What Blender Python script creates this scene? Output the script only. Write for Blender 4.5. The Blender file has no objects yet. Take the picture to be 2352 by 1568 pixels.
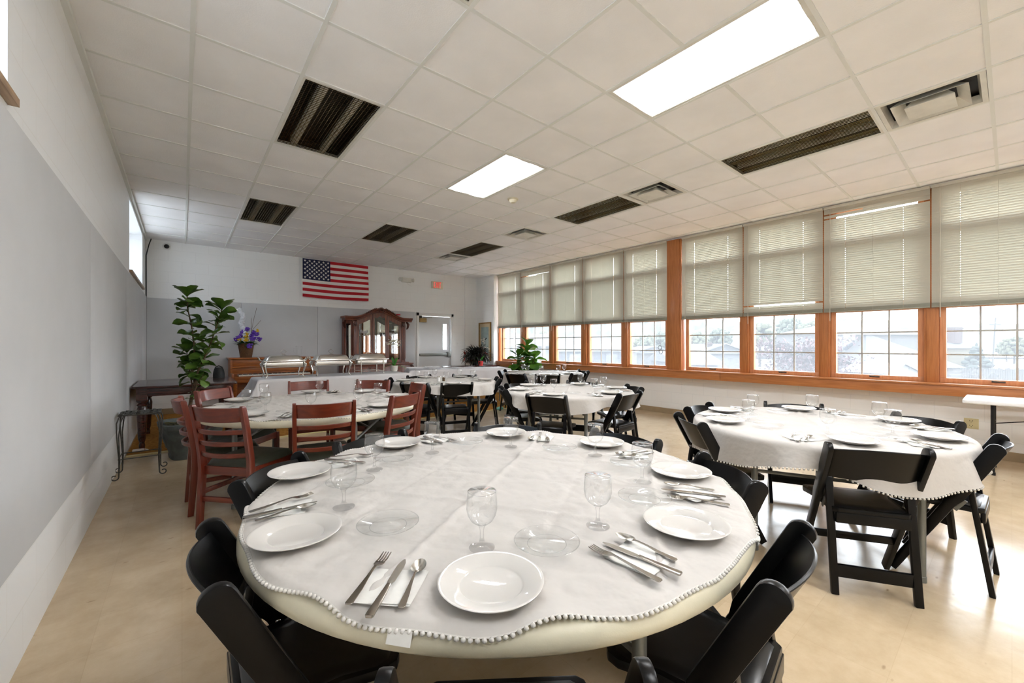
SKY=10.5; EXPO=2.0; LAMP=21.0
import bpy, bmesh, math, random
from mathutils import Vector, Matrix
random.seed(7)
PI=math.pi
def R(a): return math.radians(a)
scene=bpy.context.scene
COL=scene.collection
CH=1.30                      # camera height
CEIL=3.203
TH=R(39.09)
FW=Vector((math.sin(TH),math.cos(TH),0)); RT=Vector((math.cos(TH),-math.sin(TH),0))
def outside(px,d):           # bearing (photo column) and depth -> ground point
    return FW*d+RT*((px-1176)/933*d)

# ------------------------------------------------------------------ materials
def lin(c):
    o=[]
    for v in c[:3]:
        v/=255.0
        o.append(v/12.92 if v<=0.04045 else ((v+0.055)/1.055)**2.4)
    return (o[0],o[1],o[2],1)
def nt(name):
    m=bpy.data.materials.new(name); m.use_nodes=True
    n=m.node_tree; n.nodes.clear()
    out=n.nodes.new('ShaderNodeOutputMaterial')
    return m,n,out
def N(n,t,**k):
    x=n.nodes.new(t)
    for a,b in k.items():
        if a.startswith('i_'): x.inputs[a[2:].replace('_',' ')].default_value=b
        else: setattr(x,a,b)
    return x
def mat(name,rgb,rough=.5,metal=0,spec=.5,var=.05,scale=8,stretch=(1,1,1),bump=0,bscale=60,rgb2=None,coat=0,trans=0,sheen=0):
    m,n,out=nt(name)
    p=N(n,'ShaderNodeBsdfPrincipled')
    p.inputs['Roughness'].default_value=rough; p.inputs['Metallic'].default_value=metal
    p.inputs['Specular IOR Level'].default_value=spec; p.inputs['Coat Weight'].default_value=coat
    p.inputs['Coat Roughness'].default_value=.12
    tc=N(n,'ShaderNodeTexCoord'); mp=N(n,'ShaderNodeMapping'); mp.inputs['Scale'].default_value=stretch
    n.links.new(tc.outputs['Object'],mp.inputs['Vector'])
    c=lin(rgb)
    c2=lin(rgb2) if rgb2 else tuple(max(0,v*(1-var*2.2)) for v in c[:3])+(1,)
    ns=N(n,'ShaderNodeTexNoise'); ns.inputs['Scale'].default_value=scale; ns.inputs['Detail'].default_value=4
    n.links.new(mp.outputs[0],ns.inputs['Vector'])
    rp=N(n,'ShaderNodeValToRGB'); rp.color_ramp.elements[0].color=c2; rp.color_ramp.elements[1].color=c
    rp.color_ramp.elements[0].position=.35; rp.color_ramp.elements[1].position=.65
    n.links.new(ns.outputs['Fac'],rp.inputs['Fac']); n.links.new(rp.outputs['Color'],p.inputs['Base Color'])
    if bump:
        nb=N(n,'ShaderNodeTexNoise'); nb.inputs['Scale'].default_value=bscale
        n.links.new(mp.outputs[0],nb.inputs['Vector'])
        b=N(n,'ShaderNodeBump'); b.inputs['Strength'].default_value=bump; b.inputs['Distance'].default_value=.01
        n.links.new(nb.outputs['Fac'],b.inputs['Height']); n.links.new(b.outputs[0],p.inputs['Normal'])
    sh=p.outputs[0]
    if trans:
        t=N(n,'ShaderNodeBsdfTranslucent'); n.links.new(rp.outputs['Color'],t.inputs['Color'])
        mx=N(n,'ShaderNodeMixShader'); mx.inputs[0].default_value=trans
        n.links.new(sh,mx.inputs[1]); n.links.new(t.outputs[0],mx.inputs[2]); sh=mx.outputs[0]
    n.links.new(sh,out.inputs['Surface'])
    return m
def wood(name,dark,light,rough=.35,axis=0,scale=3.5,coat=.2):
    st=[14,14,14]; st[axis]=1.2
    return mat(name,light,rough,rgb2=dark,scale=scale,stretch=tuple(st),coat=coat)
def thin_glass(name,tint=(1,1,1),refl=1.0,haze=0,hz=(1,1,1),f0=.04,rough=.02,fmax=.5,edge=0):
    m,n,out=nt(name)
    t=N(n,'ShaderNodeBsdfTransparent'); t.inputs['Color'].default_value=(*tint,1)
    g=N(n,'ShaderNodeBsdfGlossy'); g.inputs['Roughness'].default_value=rough; g.inputs['Color'].default_value=(refl,refl,refl,1)
    f=N(n,'ShaderNodeLayerWeight'); f.inputs['Blend'].default_value=.5
    pw=N(n,'ShaderNodeMath',operation='POWER'); n.links.new(f.outputs['Facing'],pw.inputs[0]); pw.inputs[1].default_value=5.5
    ma=N(n,'ShaderNodeMath',operation='MULTIPLY_ADD'); n.links.new(pw.outputs[0],ma.inputs[0]); ma.inputs[1].default_value=fmax-f0; ma.inputs[2].default_value=f0
    mx=N(n,'ShaderNodeMixShader'); n.links.new(ma.outputs[0],mx.inputs[0]); n.links.new(t.outputs[0],mx.inputs[1]); n.links.new(g.outputs[0],mx.inputs[2])
    if edge:
        pe=N(n,'ShaderNodeMath',operation='POWER'); n.links.new(f.outputs['Facing'],pe.inputs[0]); pe.inputs[1].default_value=3
        ec=N(n,'ShaderNodeMix',data_type='RGBA'); n.links.new(pe.outputs[0],ec.inputs[0]); ec.inputs[6].default_value=(*tint,1); ec.inputs[7].default_value=(edge,edge*1.01,edge*1.01,1)
        n.links.new(ec.outputs[2],t.inputs['Color'])
    sh=mx.outputs[0]
    if haze:
        tr=N(n,'ShaderNodeBsdfTranslucent'); tr.inputs['Color'].default_value=(*hz,1)
        m2=N(n,'ShaderNodeMixShader'); m2.inputs[0].default_value=haze
        n.links.new(sh,m2.inputs[1]); n.links.new(tr.outputs[0],m2.inputs[2]); sh=m2.outputs[0]
    n.links.new(sh,out.inputs['Surface'])
    return m
def solid_glass(name):
    m,n,out=nt(name)
    g=N(n,'ShaderNodeBsdfGlass'); g.inputs['IOR'].default_value=1.45; g.inputs['Roughness'].default_value=.0
    g.inputs['Color'].default_value=(.97,.98,.98,1)
    t=N(n,'ShaderNodeBsdfTransparent'); mx=N(n,'ShaderNodeMixShader'); mx.inputs[0].default_value=.2
    n.links.new(t.outputs[0],mx.inputs[1]); n.links.new(g.outputs[0],mx.inputs[2])
    n.links.new(mx.outputs[0],out.inputs['Surface'])
    return m
def block_wall(name,rgb,axes,rough=.45,mort=(230,231,230),bw=.4,bh=.203):
    m,n,out=nt(name)
    p=N(n,'ShaderNodeBsdfPrincipled'); p.inputs['Roughness'].default_value=rough; p.inputs['Specular IOR Level'].default_value=.3
    tc=N(n,'ShaderNodeTexCoord'); sp=N(n,'ShaderNodeSeparateXYZ'); cb=N(n,'ShaderNodeCombineXYZ')
    n.links.new(tc.outputs['Object'],sp.inputs[0])
    n.links.new(sp.outputs[axes[0]],cb.inputs[0]); n.links.new(sp.outputs[axes[1]],cb.inputs[1])
    b=N(n,'ShaderNodeTexBrick'); b.inputs['Scale'].default_value=1; b.inputs['Brick Width'].default_value=bw; b.inputs['Row Height'].default_value=bh
    b.inputs['Mortar Size'].default_value=.004; b.inputs['Mortar Smooth'].default_value=.6
    c=lin(rgb); b.inputs['Color1'].default_value=c; b.inputs['Color2'].default_value=tuple(v*.985 for v in c[:3])+(1,); b.inputs['Mortar'].default_value=lin(mort)
    n.links.new(cb.outputs[0],b.inputs['Vector']); n.links.new(b.outputs['Color'],p.inputs['Base Color'])
    bp=N(n,'ShaderNodeBump'); bp.inputs['Strength'].default_value=.12; bp.inputs['Distance'].default_value=.006; bp.invert=True
    n.links.new(b.outputs['Fac'],bp.inputs['Height']); n.links.new(bp.outputs[0],p.inputs['Normal'])
    n.links.new(p.outputs[0],out.inputs['Surface'])
    return m
def floor_tiles(name):
    m,n,out=nt(name)
    p=N(n,'ShaderNodeBsdfPrincipled'); p.inputs['Specular IOR Level'].default_value=.5
    tc=N(n,'ShaderNodeTexCoord')
    b=N(n,'ShaderNodeTexBrick'); b.offset=0; b.inputs['Scale'].default_value=1; b.inputs['Brick Width'].default_value=.3048; b.inputs['Row Height'].default_value=.3048
    b.inputs['Mortar Size'].default_value=.0012; b.inputs['Color1'].default_value=(1,1,1,1); b.inputs['Color2'].default_value=(.94,.94,.93,1); b.inputs['Mortar'].default_value=(.9,.89,.87,1)
    n.links.new(tc.outputs['Object'],b.inputs['Vector'])
    ns=N(n,'ShaderNodeTexNoise'); ns.inputs['Scale'].default_value=3; ns.inputs['Detail'].default_value=8; ns.inputs['Roughness'].default_value=.7
    n.links.new(tc.outputs['Object'],ns.inputs['Vector'])
    r=N(n,'ShaderNodeValToRGB'); r.color_ramp.elements[0].color=lin((186,164,132)); r.color_ramp.elements[1].color=lin((208,188,158))
    r.color_ramp.elements[0].position=.3; r.color_ramp.elements[1].position=.7
    n.links.new(ns.outputs['Fac'],r.inputs['Fac'])
    # dark flecks of the vinyl
    mp=N(n,'ShaderNodeMapping'); mp.inputs['Scale'].default_value=(1,2.6,1); mp.inputs['Rotation'].default_value=(0,0,.5)
    n.links.new(tc.outputs['Object'],mp.inputs['Vector'])
    v=N(n,'ShaderNodeTexVoronoi'); v.inputs['Scale'].default_value=5.5
    n.links.new(mp.outputs[0],v.inputs['Vector'])
    rr=N(n,'ShaderNodeValToRGB'); rr.color_ramp.elements[0].color=(1,1,1,1); rr.color_ramp.elements[1].color=(0,0,0,1); rr.color_ramp.elements[0].position=.04; rr.color_ramp.elements[1].position=.11
    n.links.new(v.outputs['Distance'],rr.inputs['Fac'])
    n3=N(n,'ShaderNodeTexNoise'); n3.inputs['Scale'].default_value=2.2; n.links.new(tc.outputs['Object'],n3.inputs['Vector'])
    r3=N(n,'ShaderNodeValToRGB'); r3.color_ramp.elements[0].position=.47; r3.color_ramp.elements[1].position=.56
    n.links.new(n3.outputs['Fac'],r3.inputs['Fac'])
    mm=N(n,'ShaderNodeMath',operation='MULTIPLY'); n.links.new(rr.outputs['Color'],mm.inputs[0]); n.links.new(r3.outputs['Color'],mm.inputs[1])
    m2=N(n,'ShaderNodeMath',operation='MULTIPLY'); n.links.new(mm.outputs[0],m2.inputs[0]); m2.inputs[1].default_value=.6
    x=N(n,'ShaderNodeMix',data_type='RGBA',blend_type='MULTIPLY'); x.inputs[0].default_value=1
    n.links.new(r.outputs['Color'],x.inputs[6]); n.links.new(b.outputs['Color'],x.inputs[7])
    y=N(n,'ShaderNodeMix',data_type='RGBA'); n.links.new(m2.outputs[0],y.inputs[0]); n.links.new(x.outputs[2],y.inputs[6]); y.inputs[7].default_value=lin((120,95,65))
    n.links.new(y.outputs[2],p.inputs['Base Color'])
    n4=N(n,'ShaderNodeTexNoise'); n4.inputs['Scale'].default_value=1.5; n.links.new(tc.outputs['Object'],n4.inputs['Vector'])
    mr=N(n,'ShaderNodeMapRange'); mr.inputs['To Min'].default_value=.13; mr.inputs['To Max'].default_value=.26
    n.links.new(n4.outputs['Fac'],mr.inputs['Value']); n.links.new(mr.outputs[0],p.inputs['Roughness'])
    bn=N(n,'ShaderNodeTexNoise'); bn.inputs['Scale'].default_value=6; n.links.new(tc.outputs['Object'],bn.inputs['Vector'])
    bp=N(n,'ShaderNodeBump'); bp.inputs['Strength'].default_value=.08; bp.inputs['Distance'].default_value=.02
    n.links.new(bn.outputs['Fac'],bp.inputs['Height']); n.links.new(bp.outputs[0],p.inputs['Normal'])
    n.links.new(p.outputs[0],out.inputs['Surface'])
    return m
def emit(name,rgb,s):
    m,n,out=nt(name); e=N(n,'ShaderNodeEmission'); e.inputs['Color'].default_value=lin(rgb); e.inputs['Strength'].default_value=s
    n.links.new(e.outputs[0],out.inputs['Surface']); return m
def lamp_diffuser(name,s):
    # lit prismatic lens: two tubes lie along local y behind it
    m,n,out=nt(name); e=N(n,'ShaderNodeEmission'); e.inputs['Color'].default_value=(.98,.985,1,1)
    tc=N(n,'ShaderNodeTexCoord'); sp=N(n,'ShaderNodeSeparateXYZ'); n.links.new(tc.outputs['Object'],sp.inputs[0])
    a=N(n,'ShaderNodeMath',operation='ABSOLUTE'); n.links.new(sp.outputs[0],a.inputs[0])
    b=N(n,'ShaderNodeMath',operation='SUBTRACT'); n.links.new(a.outputs[0],b.inputs[0]); b.inputs[1].default_value=.13
    c=N(n,'ShaderNodeMath',operation='ABSOLUTE'); n.links.new(b.outputs[0],c.inputs[0])
    mr=N(n,'ShaderNodeMapRange'); mr.interpolation_type='SMOOTHSTEP'
    mr.inputs['From Min'].default_value=.0; mr.inputs['From Max'].default_value=.075; mr.inputs['To Min'].default_value=s; mr.inputs['To Max'].default_value=.31
    n.links.new(c.outputs[0],mr.inputs['Value']); n.links.new(mr.outputs[0],e.inputs['Strength'])
    n.links.new(e.outputs[0],out.inputs['Surface']); return m
M={}
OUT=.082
M['wall_l']=block_wall('painted_block_left',(236,238,239),(1,2))
M['wall_b']=block_wall('painted_block_back',(238,239,238),(0,2))
M['wall_r']=block_wall('painted_block_right',(240,240,238),(1,2))
M['panel']=mat('grey_wall_panel',(200,202,204),.6,var=.02,scale=3,spec=.25)
M['ceil']=mat('ceiling_tile',(246,246,246),.9,spec=.1,var=.03,scale=2,bump=.12,bscale=120)
M['tee']=mat('ceiling_tee',(228,230,226),.5,var=.01)
M['floor']=floor_tiles('vinyl_floor')
M['carpet']=mat('golden_brown_carpet',(176,128,62),.9,rgb2=(140,92,38),scale=30,bump=.3,bscale=200,spec=.1)
M['strip']=mat('carpet_edge_strip',(222,206,150),.5)
M['tan_base']=mat('tan_vinyl_base',(160,140,110),.5)
M['oak']=wood('orange_oak_y',(166,102,52),(184,118,66),.4,1)
M['oak_z']=wood('orange_oak_z',(164,100,50),(182,116,64),.4,2)
M['sash']=wood('sash_oak',(194,130,86),(210,150,106),.45,2)
M['muntin']=mat('muntin_grey',(170,168,160),.5)
M['pane']=thin_glass('hazy_window_pane',haze=.027,hz=(.93,.96,1),tint=(.6,.6,.6))
M['upane']=thin_glass('upper_window_pane',tint=(.55,.56,.55))
M['cpane']=thin_glass('clear_pane'); M['tpane']=thin_glass('transom_pane',tint=(.75,.76,.75)); M['dimpane']=thin_glass('dimming_pane',tint=(.3,.31,.32))  # last tint darkened to weaken daylight from the high left windows
M['blind']=mat('blind_slat',(196,193,180),.5,var=.01,trans=.09,spec=.3)
M['blind_rail']=mat('blind_rail',(150,148,132),.45)
M['blind_white']=mat('blind_headrail',(205,200,186),.5)
M['white']=mat('white_paint',(232,232,230),.4,var=.01)
M['door']=mat('door_paint',(220,222,224),.4,var=.01)
M['black']=mat('black_resin',(5,5,6),.29,var=.1,scale=20,spec=.26)
M['vinyl']=mat('black_vinyl',(8,9,12),.28,var=.1,scale=6,bump=.12,bscale=9,spec=.6)
M['red']=wood('mahogany_stain',(94,34,17),(112,42,21),.35,2,coat=.3)
M['redx']=wood('mahogany_stain_x',(96,35,18),(116,44,22),.35,0,coat=.3)
M['green']=mat('olive_vinyl',(58,60,48),.42,var=.1,scale=20,spec=.5)
M['plast']=mat('cream_plastic_table',(214,208,184),.42,var=.02,scale=30,bump=.03,bscale=300)
M['wplast']=mat('white_plastic_table',(236,238,240),.4,var=.01)
M['gmetal']=mat('grey_metal_leg',(128,130,126),.4,metal=.5,var=.05)
M['bmetal']=mat('black_metal',(24,24,26),.4,metal=.3)
M['cloth']=mat('white_tablecloth',(198,194,189),.85,var=.02,scale=5,bump=.4,bscale=22,spec=.15)
M['bcloth']=mat('white_buffet_cloth',(224,222,223),.85,var=.02,scale=4,bump=.1,bscale=20,spec=.15)
M['lace']=mat('crochet_lace',(218,215,209),.9,spec=.1)
M['china']=mat('white_china',(208,205,200),.05,var=.005,spec=.5)
M['napkin']=mat('paper_napkin',(228,227,222),.95,var=.02,scale=60,spec=.1)
M['steel']=mat('stainless_steel',(176,170,162),.2,metal=1,var=.03)
M['chrome']=mat('polished_steel',(226,224,218),.24,metal=1,var=.02)
M['dkmetal']=mat('weathered_iron',(82,80,74),.5,metal=.4,var=.2,scale=40)
M['goblet']=thin_glass('goblet_glass',tint=(.97,.975,.975),fmax=.9,edge=.66,f0=.085)
M['gsolid']=solid_glass('goblet_stem_glass')
M['saucer']=thin_glass('clear_plate_glass',tint=(.99,.995,.995),edge=.93,fmax=.25,f0=.03)
M['dwood']=wood('dark_walnut',(40,16,12),(70,32,24),.25,0,coat=.4)
M['cherry']=wood('cabinet_cherry',(76,30,15),(122,58,30),.35,2,coat=.25)
M['cherry_x']=wood('cabinet_cherry_x',(80,32,15),(126,60,30),.35,0,coat=.25)
M['carve']=wood('carved_dark',(40,16,8),(88,38,18),.35,2,coat=.3)
M['mirror']=mat('mirror',(176,180,178),.02,metal=1,var=.0)
M['piano']=wood('piano_oak',(134,68,18),(176,100,34),.35,0,coat=.2)
M['ivory']=mat('piano_keys',(238,234,222),.3)
M['leaf']=mat('fig_leaf',(88,120,44),.35,rgb2=(48,80,26),scale=9,trans=.12,spec=.5)
M['leafb']=mat('bright_fig_leaf',(96,140,44),.4,rgb2=(48,92,28),scale=7,trans=.25,spec=.5)
M['leafo']=mat('orchid_leaf',(80,150,50),.35,rgb2=(50,110,36),trans=.2)
M['croton']=mat('croton_leaf',(34,30,22),.4,rgb2=(16,19,14),scale=14)
M['crotonr']=mat('croton_red_leaf',(170,40,30),.4,rgb2=(90,24,20))
M['stem']=mat('plant_stem',(104,84,58),.8,rgb2=(70,52,34),scale=30)
M['pot']=mat('slate_grey_planter',(98,106,106),.7,var=.15,scale=12,bump=.2,bscale=90)
M['soil']=mat('mossy_soil',(88,84,44),.95,rgb2=(48,44,30),scale=30,bump=.5,bscale=80)
M['wpot']=mat('white_pot',(230,226,216),.35)
M['rpot']=mat('red_pot',(224,70,66),.35)
M['petal']=mat('white_petal',(246,242,228),.6,trans=.2)
M['purple']=mat('purple_flower',(126,80,200),.7,rgb2=(90,50,160),scale=40)
M['yellow']=mat('yellow_flower',(228,186,40),.7)
M['wflower']=mat('white_flower',(236,238,242),.7)
M['dleaf']=mat('flower_leaf',(40,82,40),.5)
M['wicker']=mat('wicker',(120,84,44),.7,rgb2=(70,42,20),scale=60,stretch=(1,1,3),bump=.5,bscale=110)
M['flagr']=mat('flag_red',(188,22,38),.8,var=.05); M['flagw']=mat('flag_white',(232,230,226),.8,var=.02); M['flagb']=mat('flag_blue',(24,28,66),.8,var=.08)
M['cream']=mat('cream_plastic',(226,220,196),.45)
M['exitred']=emit('exit_letters',(226,40,44),.32)
M['brass']=mat('door_closer_bronze',(168,140,92),.4,metal=.6)
M['lamp']=lamp_diffuser('lit_lamp_lens',LAMP)
M['louver']=mat('gold_louver',(140,124,86),.16,metal=1,var=.05)
M['dark']=mat('dark_recess',(30,27,22),.6)
M['tube']=mat('unlit_tube',(240,236,224),.4)
M['vent']=mat('vent_white',(222,221,212),.45)
M['gold']=mat('gold_frame',(150,112,54),.4,metal=.5,var=.15,scale=30)
M['mat']=mat('picture_mount',(196,176,140),.8)
M['art']=mat('picture_print',(160,176,170),.35,rgb2=(126,146,146),scale=3)
M['teal']=mat('teal_plastic',(120,190,176),.5)
M['cable']=mat('black_cable',(30,30,32),.5)
M['foil']=mat('white_foam_tray',(232,232,234),.5)
M['paper']=mat('white_paper',(240,240,243),.8)
M['bag']=mat('black_fabric',(22,25,26),.6,var=.2)
M['sockets']=mat('socket_ivory',(206,194,150),.45)
M['wood_sill']=wood('pale_sill',(140,112,84),(176,146,112),.5,1)
M['pinkdoor']=mat('jar_lid_red',(210,40,60),.4)
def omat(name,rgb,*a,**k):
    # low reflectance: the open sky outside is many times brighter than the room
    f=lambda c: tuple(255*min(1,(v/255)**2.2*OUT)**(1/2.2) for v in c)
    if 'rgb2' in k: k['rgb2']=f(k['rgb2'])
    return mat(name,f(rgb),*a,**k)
# outside
M['grass']=omat('lawn',(96,112,70),.9,rgb2=(70,90,50),scale=2)
M['hill']=omat('wooded_hill',(112,122,84),.95,rgb2=(70,84,66),scale=.3)
M['roof1']=omat('grey_shingle',(126,128,132),.9,var=.1,scale=10)
M['roof2']=omat('brown_grey_shingle',(140,132,128),.9,var=.1,scale=10)
M['roof3']=omat('dark_shingle',(92,94,100),.9,var=.1,scale=10)
M['side1']=omat('blue_grey_siding',(138,148,168),.8,var=.04,stretch=(.3,.3,12),scale=3)
M['side2']=omat('white_siding',(198,202,208),.8,var=.03,stretch=(.3,.3,12),scale=3)
M['side3']=omat('taupe_siding',(156,152,146),.8,var=.04,stretch=(.3,.3,12),scale=3)
M['side4']=omat('yellow_siding',(198,176,112),.8,var=.04,stretch=(.3,.3,12),scale=3)
M['trimw']=omat('house_trim',(214,216,220),.7)
M['hglass']=omat('house_window_glass',(96,108,122),.15)
M['brick']=omat('chimney_brick',(136,88,76),.9,rgb2=(112,72,62),scale=12)
M['fence']=omat('weathered_fence',(140,134,124),.9,rgb2=(108,102,94),scale=4,stretch=(6,6,.6))
M['maple']=omat('red_maple_leaves',(178,70,84),.8,rgb2=(128,52,66),scale=3,trans=.15)
M['ytree']=omat('spring_leaves',(164,166,96),.9,rgb2=(126,136,80),scale=2)
M['gtree']=omat('green_leaves',(142,156,106),.9,rgb2=(112,130,88),scale=2)
M['conif']=omat('conifer_green',(56,84,52),.9,rgb2=(38,62,40),scale=4)
M['bark']=omat('bark',(96,84,76),.9)

# ------------------------------------------------------------------ mesh builder
class MB:
    def __init__(s): s.v=[]; s.f=[]; s.mi=[]
    def add(s,vs,fs,mi=0):
        o=len(s.v); s.v+= [tuple(v) for v in vs]; s.f+=[tuple(i+o for i in f) for f in fs]; s.mi+=[mi]*len(fs); return s
    def box(s,x0,x1,y0,y1,z0,z1,mi=0):
        v=[(x0,y0,z0),(x1,y0,z0),(x1,y1,z0),(x0,y1,z0),(x0,y0,z1),(x1,y0,z1),(x1,y1,z1),(x0,y1,z1)]
        return s.add(v,[(3,2,1,0),(4,5,6,7),(0,1,5,4),(1,2,6,5),(2,3,7,6),(3,0,4,7)],mi)
    def bar(s,a,b,w,t,up=(0,0,1),w2=None,mi=0):
        # rectangular bar from a to b; w along side, t along up-ish
        a=Vector(a); b=Vector(b); d=(b-a).normalized(); u=Vector(up); sd=d.cross(u)
        if sd.length<1e-4: sd=d.cross(Vector((1,0,0)))
        sd.normalize(); u=sd.cross(d).normalized(); w2=w2 or w
        vs=[]
        for p,ww in ((a,w),(b,w2)):
            for i,j in ((-1,-1),(1,-1),(1,1),(-1,1)): vs.append(p+sd*(i*ww/2)+u*(j*t/2))
        return s.add(vs,[(3,2,1,0),(4,5,6,7),(0,1,5,4),(1,2,6,5),(2,3,7,6),(3,0,4,7)],mi)
    def tube(s,pts,r,seg=8,closed=False,mi=0,cap=True):
        pts=[Vector(p) for p in pts]; n=len(pts); rr=r if isinstance(r,(list,tuple)) else [r]*n
        vs=[];pu=None
        for i,p in enumerate(pts):
            if closed: d=(pts[(i+1)%n]-pts[i-1])
            else: d=pts[min(i+1,n-1)]-pts[max(i-1,0)]
            d.normalize()
            if pu is None:
                u=d.cross(Vector((0,0,1)))
                if u.length<.05: u=d.cross(Vector((1,0,0)))
            else: u=pu-d*pu.dot(d)
            if u.length<1e-5: u=d.cross(Vector((1,0,.3)))
            u.normalize(); pu=u; w=d.cross(u)
            for k in range(seg):
                a=2*PI*k/seg; vs.append(p+u*(math.cos(a)*rr[i])+w*(math.sin(a)*rr[i]))
        fs=[]
        m=n if closed else n-1
        for i in range(m):
            j=(i+1)%n
            for k in range(seg):
                k2=(k+1)%seg; fs.append((i*seg+k,j*seg+k,j*seg+k2,i*seg+k2))
        if cap and not closed:
            fs.append(tuple(range(seg))); fs.append(tuple((n-1)*seg+k for k in reversed(range(seg))))
        return s.add(vs,fs,mi)
    def lathe(s,prof,c=(0,0,0),seg=32,mi=0,close=False,sx=1,sy=1):
        vs=[];fs=[];n=len(prof)
        for k in range(seg):
            a=2*PI*k/seg
            for r,z in prof: vs.append((c[0]+r*math.cos(a)*sx,c[1]+r*math.sin(a)*sy,c[2]+z))
        for k in range(seg):
            k2=(k+1)%seg
            for i in range(n-1 if not close else n):
                j=(i+1)%n
                fs.append((k*n+i,k2*n+i,k2*n+j,k*n+j))
        s.add(vs,fs,mi)
        if not close:
            o=len(s.v)-len(vs)
            for i,fl in ((0,1),(n-1,0)):
                if prof[i][0]>1e-5:
                    l=[o+k*n+i for k in range(seg)]
                    s.f.append(tuple(reversed(l)) if fl else tuple(l)); s.mi.append(mi)
        return s
    def prism(s,poly,ax,a,b,mi=0):
        # poly of 2-d points extruded along axis ax from a to b
        n=len(poly); vs=[]
        for t in (a,b):
            for p in poly:
                q=list(p); q.insert(ax,t); vs.append(tuple(q))
        fs=[tuple(range(n)),tuple(range(2*n-1,n-1,-1))]
        for i in range(n):
            j=(i+1)%n; fs.append((i,n+i,n+j,j))
        return s.add(vs,fs,mi)
    def grid(s,fn,nu,nv,cu=False,mi=0):
        vs=[fn(i/nu if not cu else i/nu,j/nv) for i in range(nu if cu else nu+1) for j in range(nv+1)]
        fs=[]; w=nv+1; c=nu if cu else nu+1
        for i in range(nu):
            i2=(i+1)%c
            for j in range(nv): fs.append((i*w+j,i2*w+j,i2*w+j+1,i*w+j+1))
        return s.add(vs,fs,mi)
    def ell(s,c,r,seg=8,ring=5,mi=0):
        c=Vector(c); r=(r,r,r) if not hasattr(r,'__len__') else r
        vs=[c+Vector((0,0,-r[2]))]
        for i in range(1,ring):
            t=PI*i/ring-PI/2
            for k in range(seg):
                a=2*PI*k/seg; vs.append(c+Vector((r[0]*math.cos(t)*math.cos(a),r[1]*math.cos(t)*math.sin(a),r[2]*math.sin(t))))
        vs.append(c+Vector((0,0,r[2]))); fs=[]
        for k in range(seg):
            k2=(k+1)%seg; fs.append((0,1+k2,1+k)); fs.append((len(vs)-1,len(vs)-1-seg+k,len(vs)-1-seg+k2))
            for i in range(ring-2): fs.append((1+i*seg+k,1+i*seg+k2,1+(i+1)*seg+k2,1+(i+1)*seg+k))
        return s.add(vs,fs,mi)
    def xf(s,m,start=0):
        for i in range(start,len(s.v)): s.v[i]=tuple(m@Vector(s.v[i]))
        return s
    def build(s,name,m,parent=None,bevel=0,seg=2,smooth=True,ang=38,weld=False,fix=True):
        me=bpy.data.meshes.new(name)
        bm=bmesh.new()
        bv=[bm.verts.new(v) for v in s.v]
        for f,mi in zip(s.f,s.mi):
            try:
                fc=bm.faces.new([bv[i] for i in f]); fc.material_index=mi
            except ValueError: pass
        if weld: bmesh.ops.remove_doubles(bm,verts=bm.verts,dist=1e-5)
        if fix: bmesh.ops.recalc_face_normals(bm,faces=bm.faces)
        if bevel:
            es=[e for e in bm.edges if len(e.link_faces)==2 and e.calc_face_angle(0)>R(35)]
            bmesh.ops.bevel(bm,geom=es,offset=bevel,segments=seg,affect='EDGES',profile=.6,clamp_overlap=True)
        if smooth:
            for f in bm.faces: f.smooth=True
            for e in bm.edges:
                if len(e.link_faces)==2 and e.calc_face_angle(0)>R(ang): e.smooth=False
        bm.to_mesh(me); bm.free()
        for q in (m if isinstance(m,(list,tuple)) else [m]): me.materials.append(q)
        o=bpy.data.objects.new(name,me); COL.objects.link(o)
        if parent: o.parent=parent
        return o
def tag(o,label=None,cat=None,group=None,kind=None):
    if label: o['label']=label
    if cat: o['category']=cat
    if group: o['group']=group
    if kind: o['kind']=kind
    return o
def thing(name,label,cat,loc=(0,0,0),rz=0,group=None):
    o=bpy.data.objects.new(name,None); COL.objects.link(o); o.location=loc; o.rotation_euler=(0,0,rz)
    o.empty_display_size=.1
    return tag(o,label,cat,group)
def solo(o,label,cat,loc=None,rz=0,group=None):
    if loc is not None: o.location=loc
    o.rotation_euler=(0,0,rz)
    return tag(o,label,cat,group)
def struct(o,label=None,cat=None):
    o['kind']='structure'
    if label: o['label']=label
    if cat: o['category']=cat
    return o
def dup(root,loc,rz,label,group=None,parts=True):
    r=root.copy(); COL.objects.link(r); r.location=loc; r.rotation_euler=(0,0,rz); r['label']=label
    if group: r['group']=group
    if parts:
        for ch in list(root.children):
            c=ch.copy(); COL.objects.link(c); c.parent=r
            for g in list(ch.children):
                d=g.copy(); COL.objects.link(d); d.parent=c
    return r
class Maker:
    """first call keeps the prototype, later calls copy it"""
    def __init__(s,proto): s.p=proto; s.used=False
    def at(s,loc,rz,label,group=None):
        if not s.used:
            s.used=True; o=s.p; o.location=loc; o.rotation_euler=(0,0,rz); o['label']=label
            if group: o['group']=group
            return o
        return dup(s.p,loc,rz,label,group)
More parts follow.
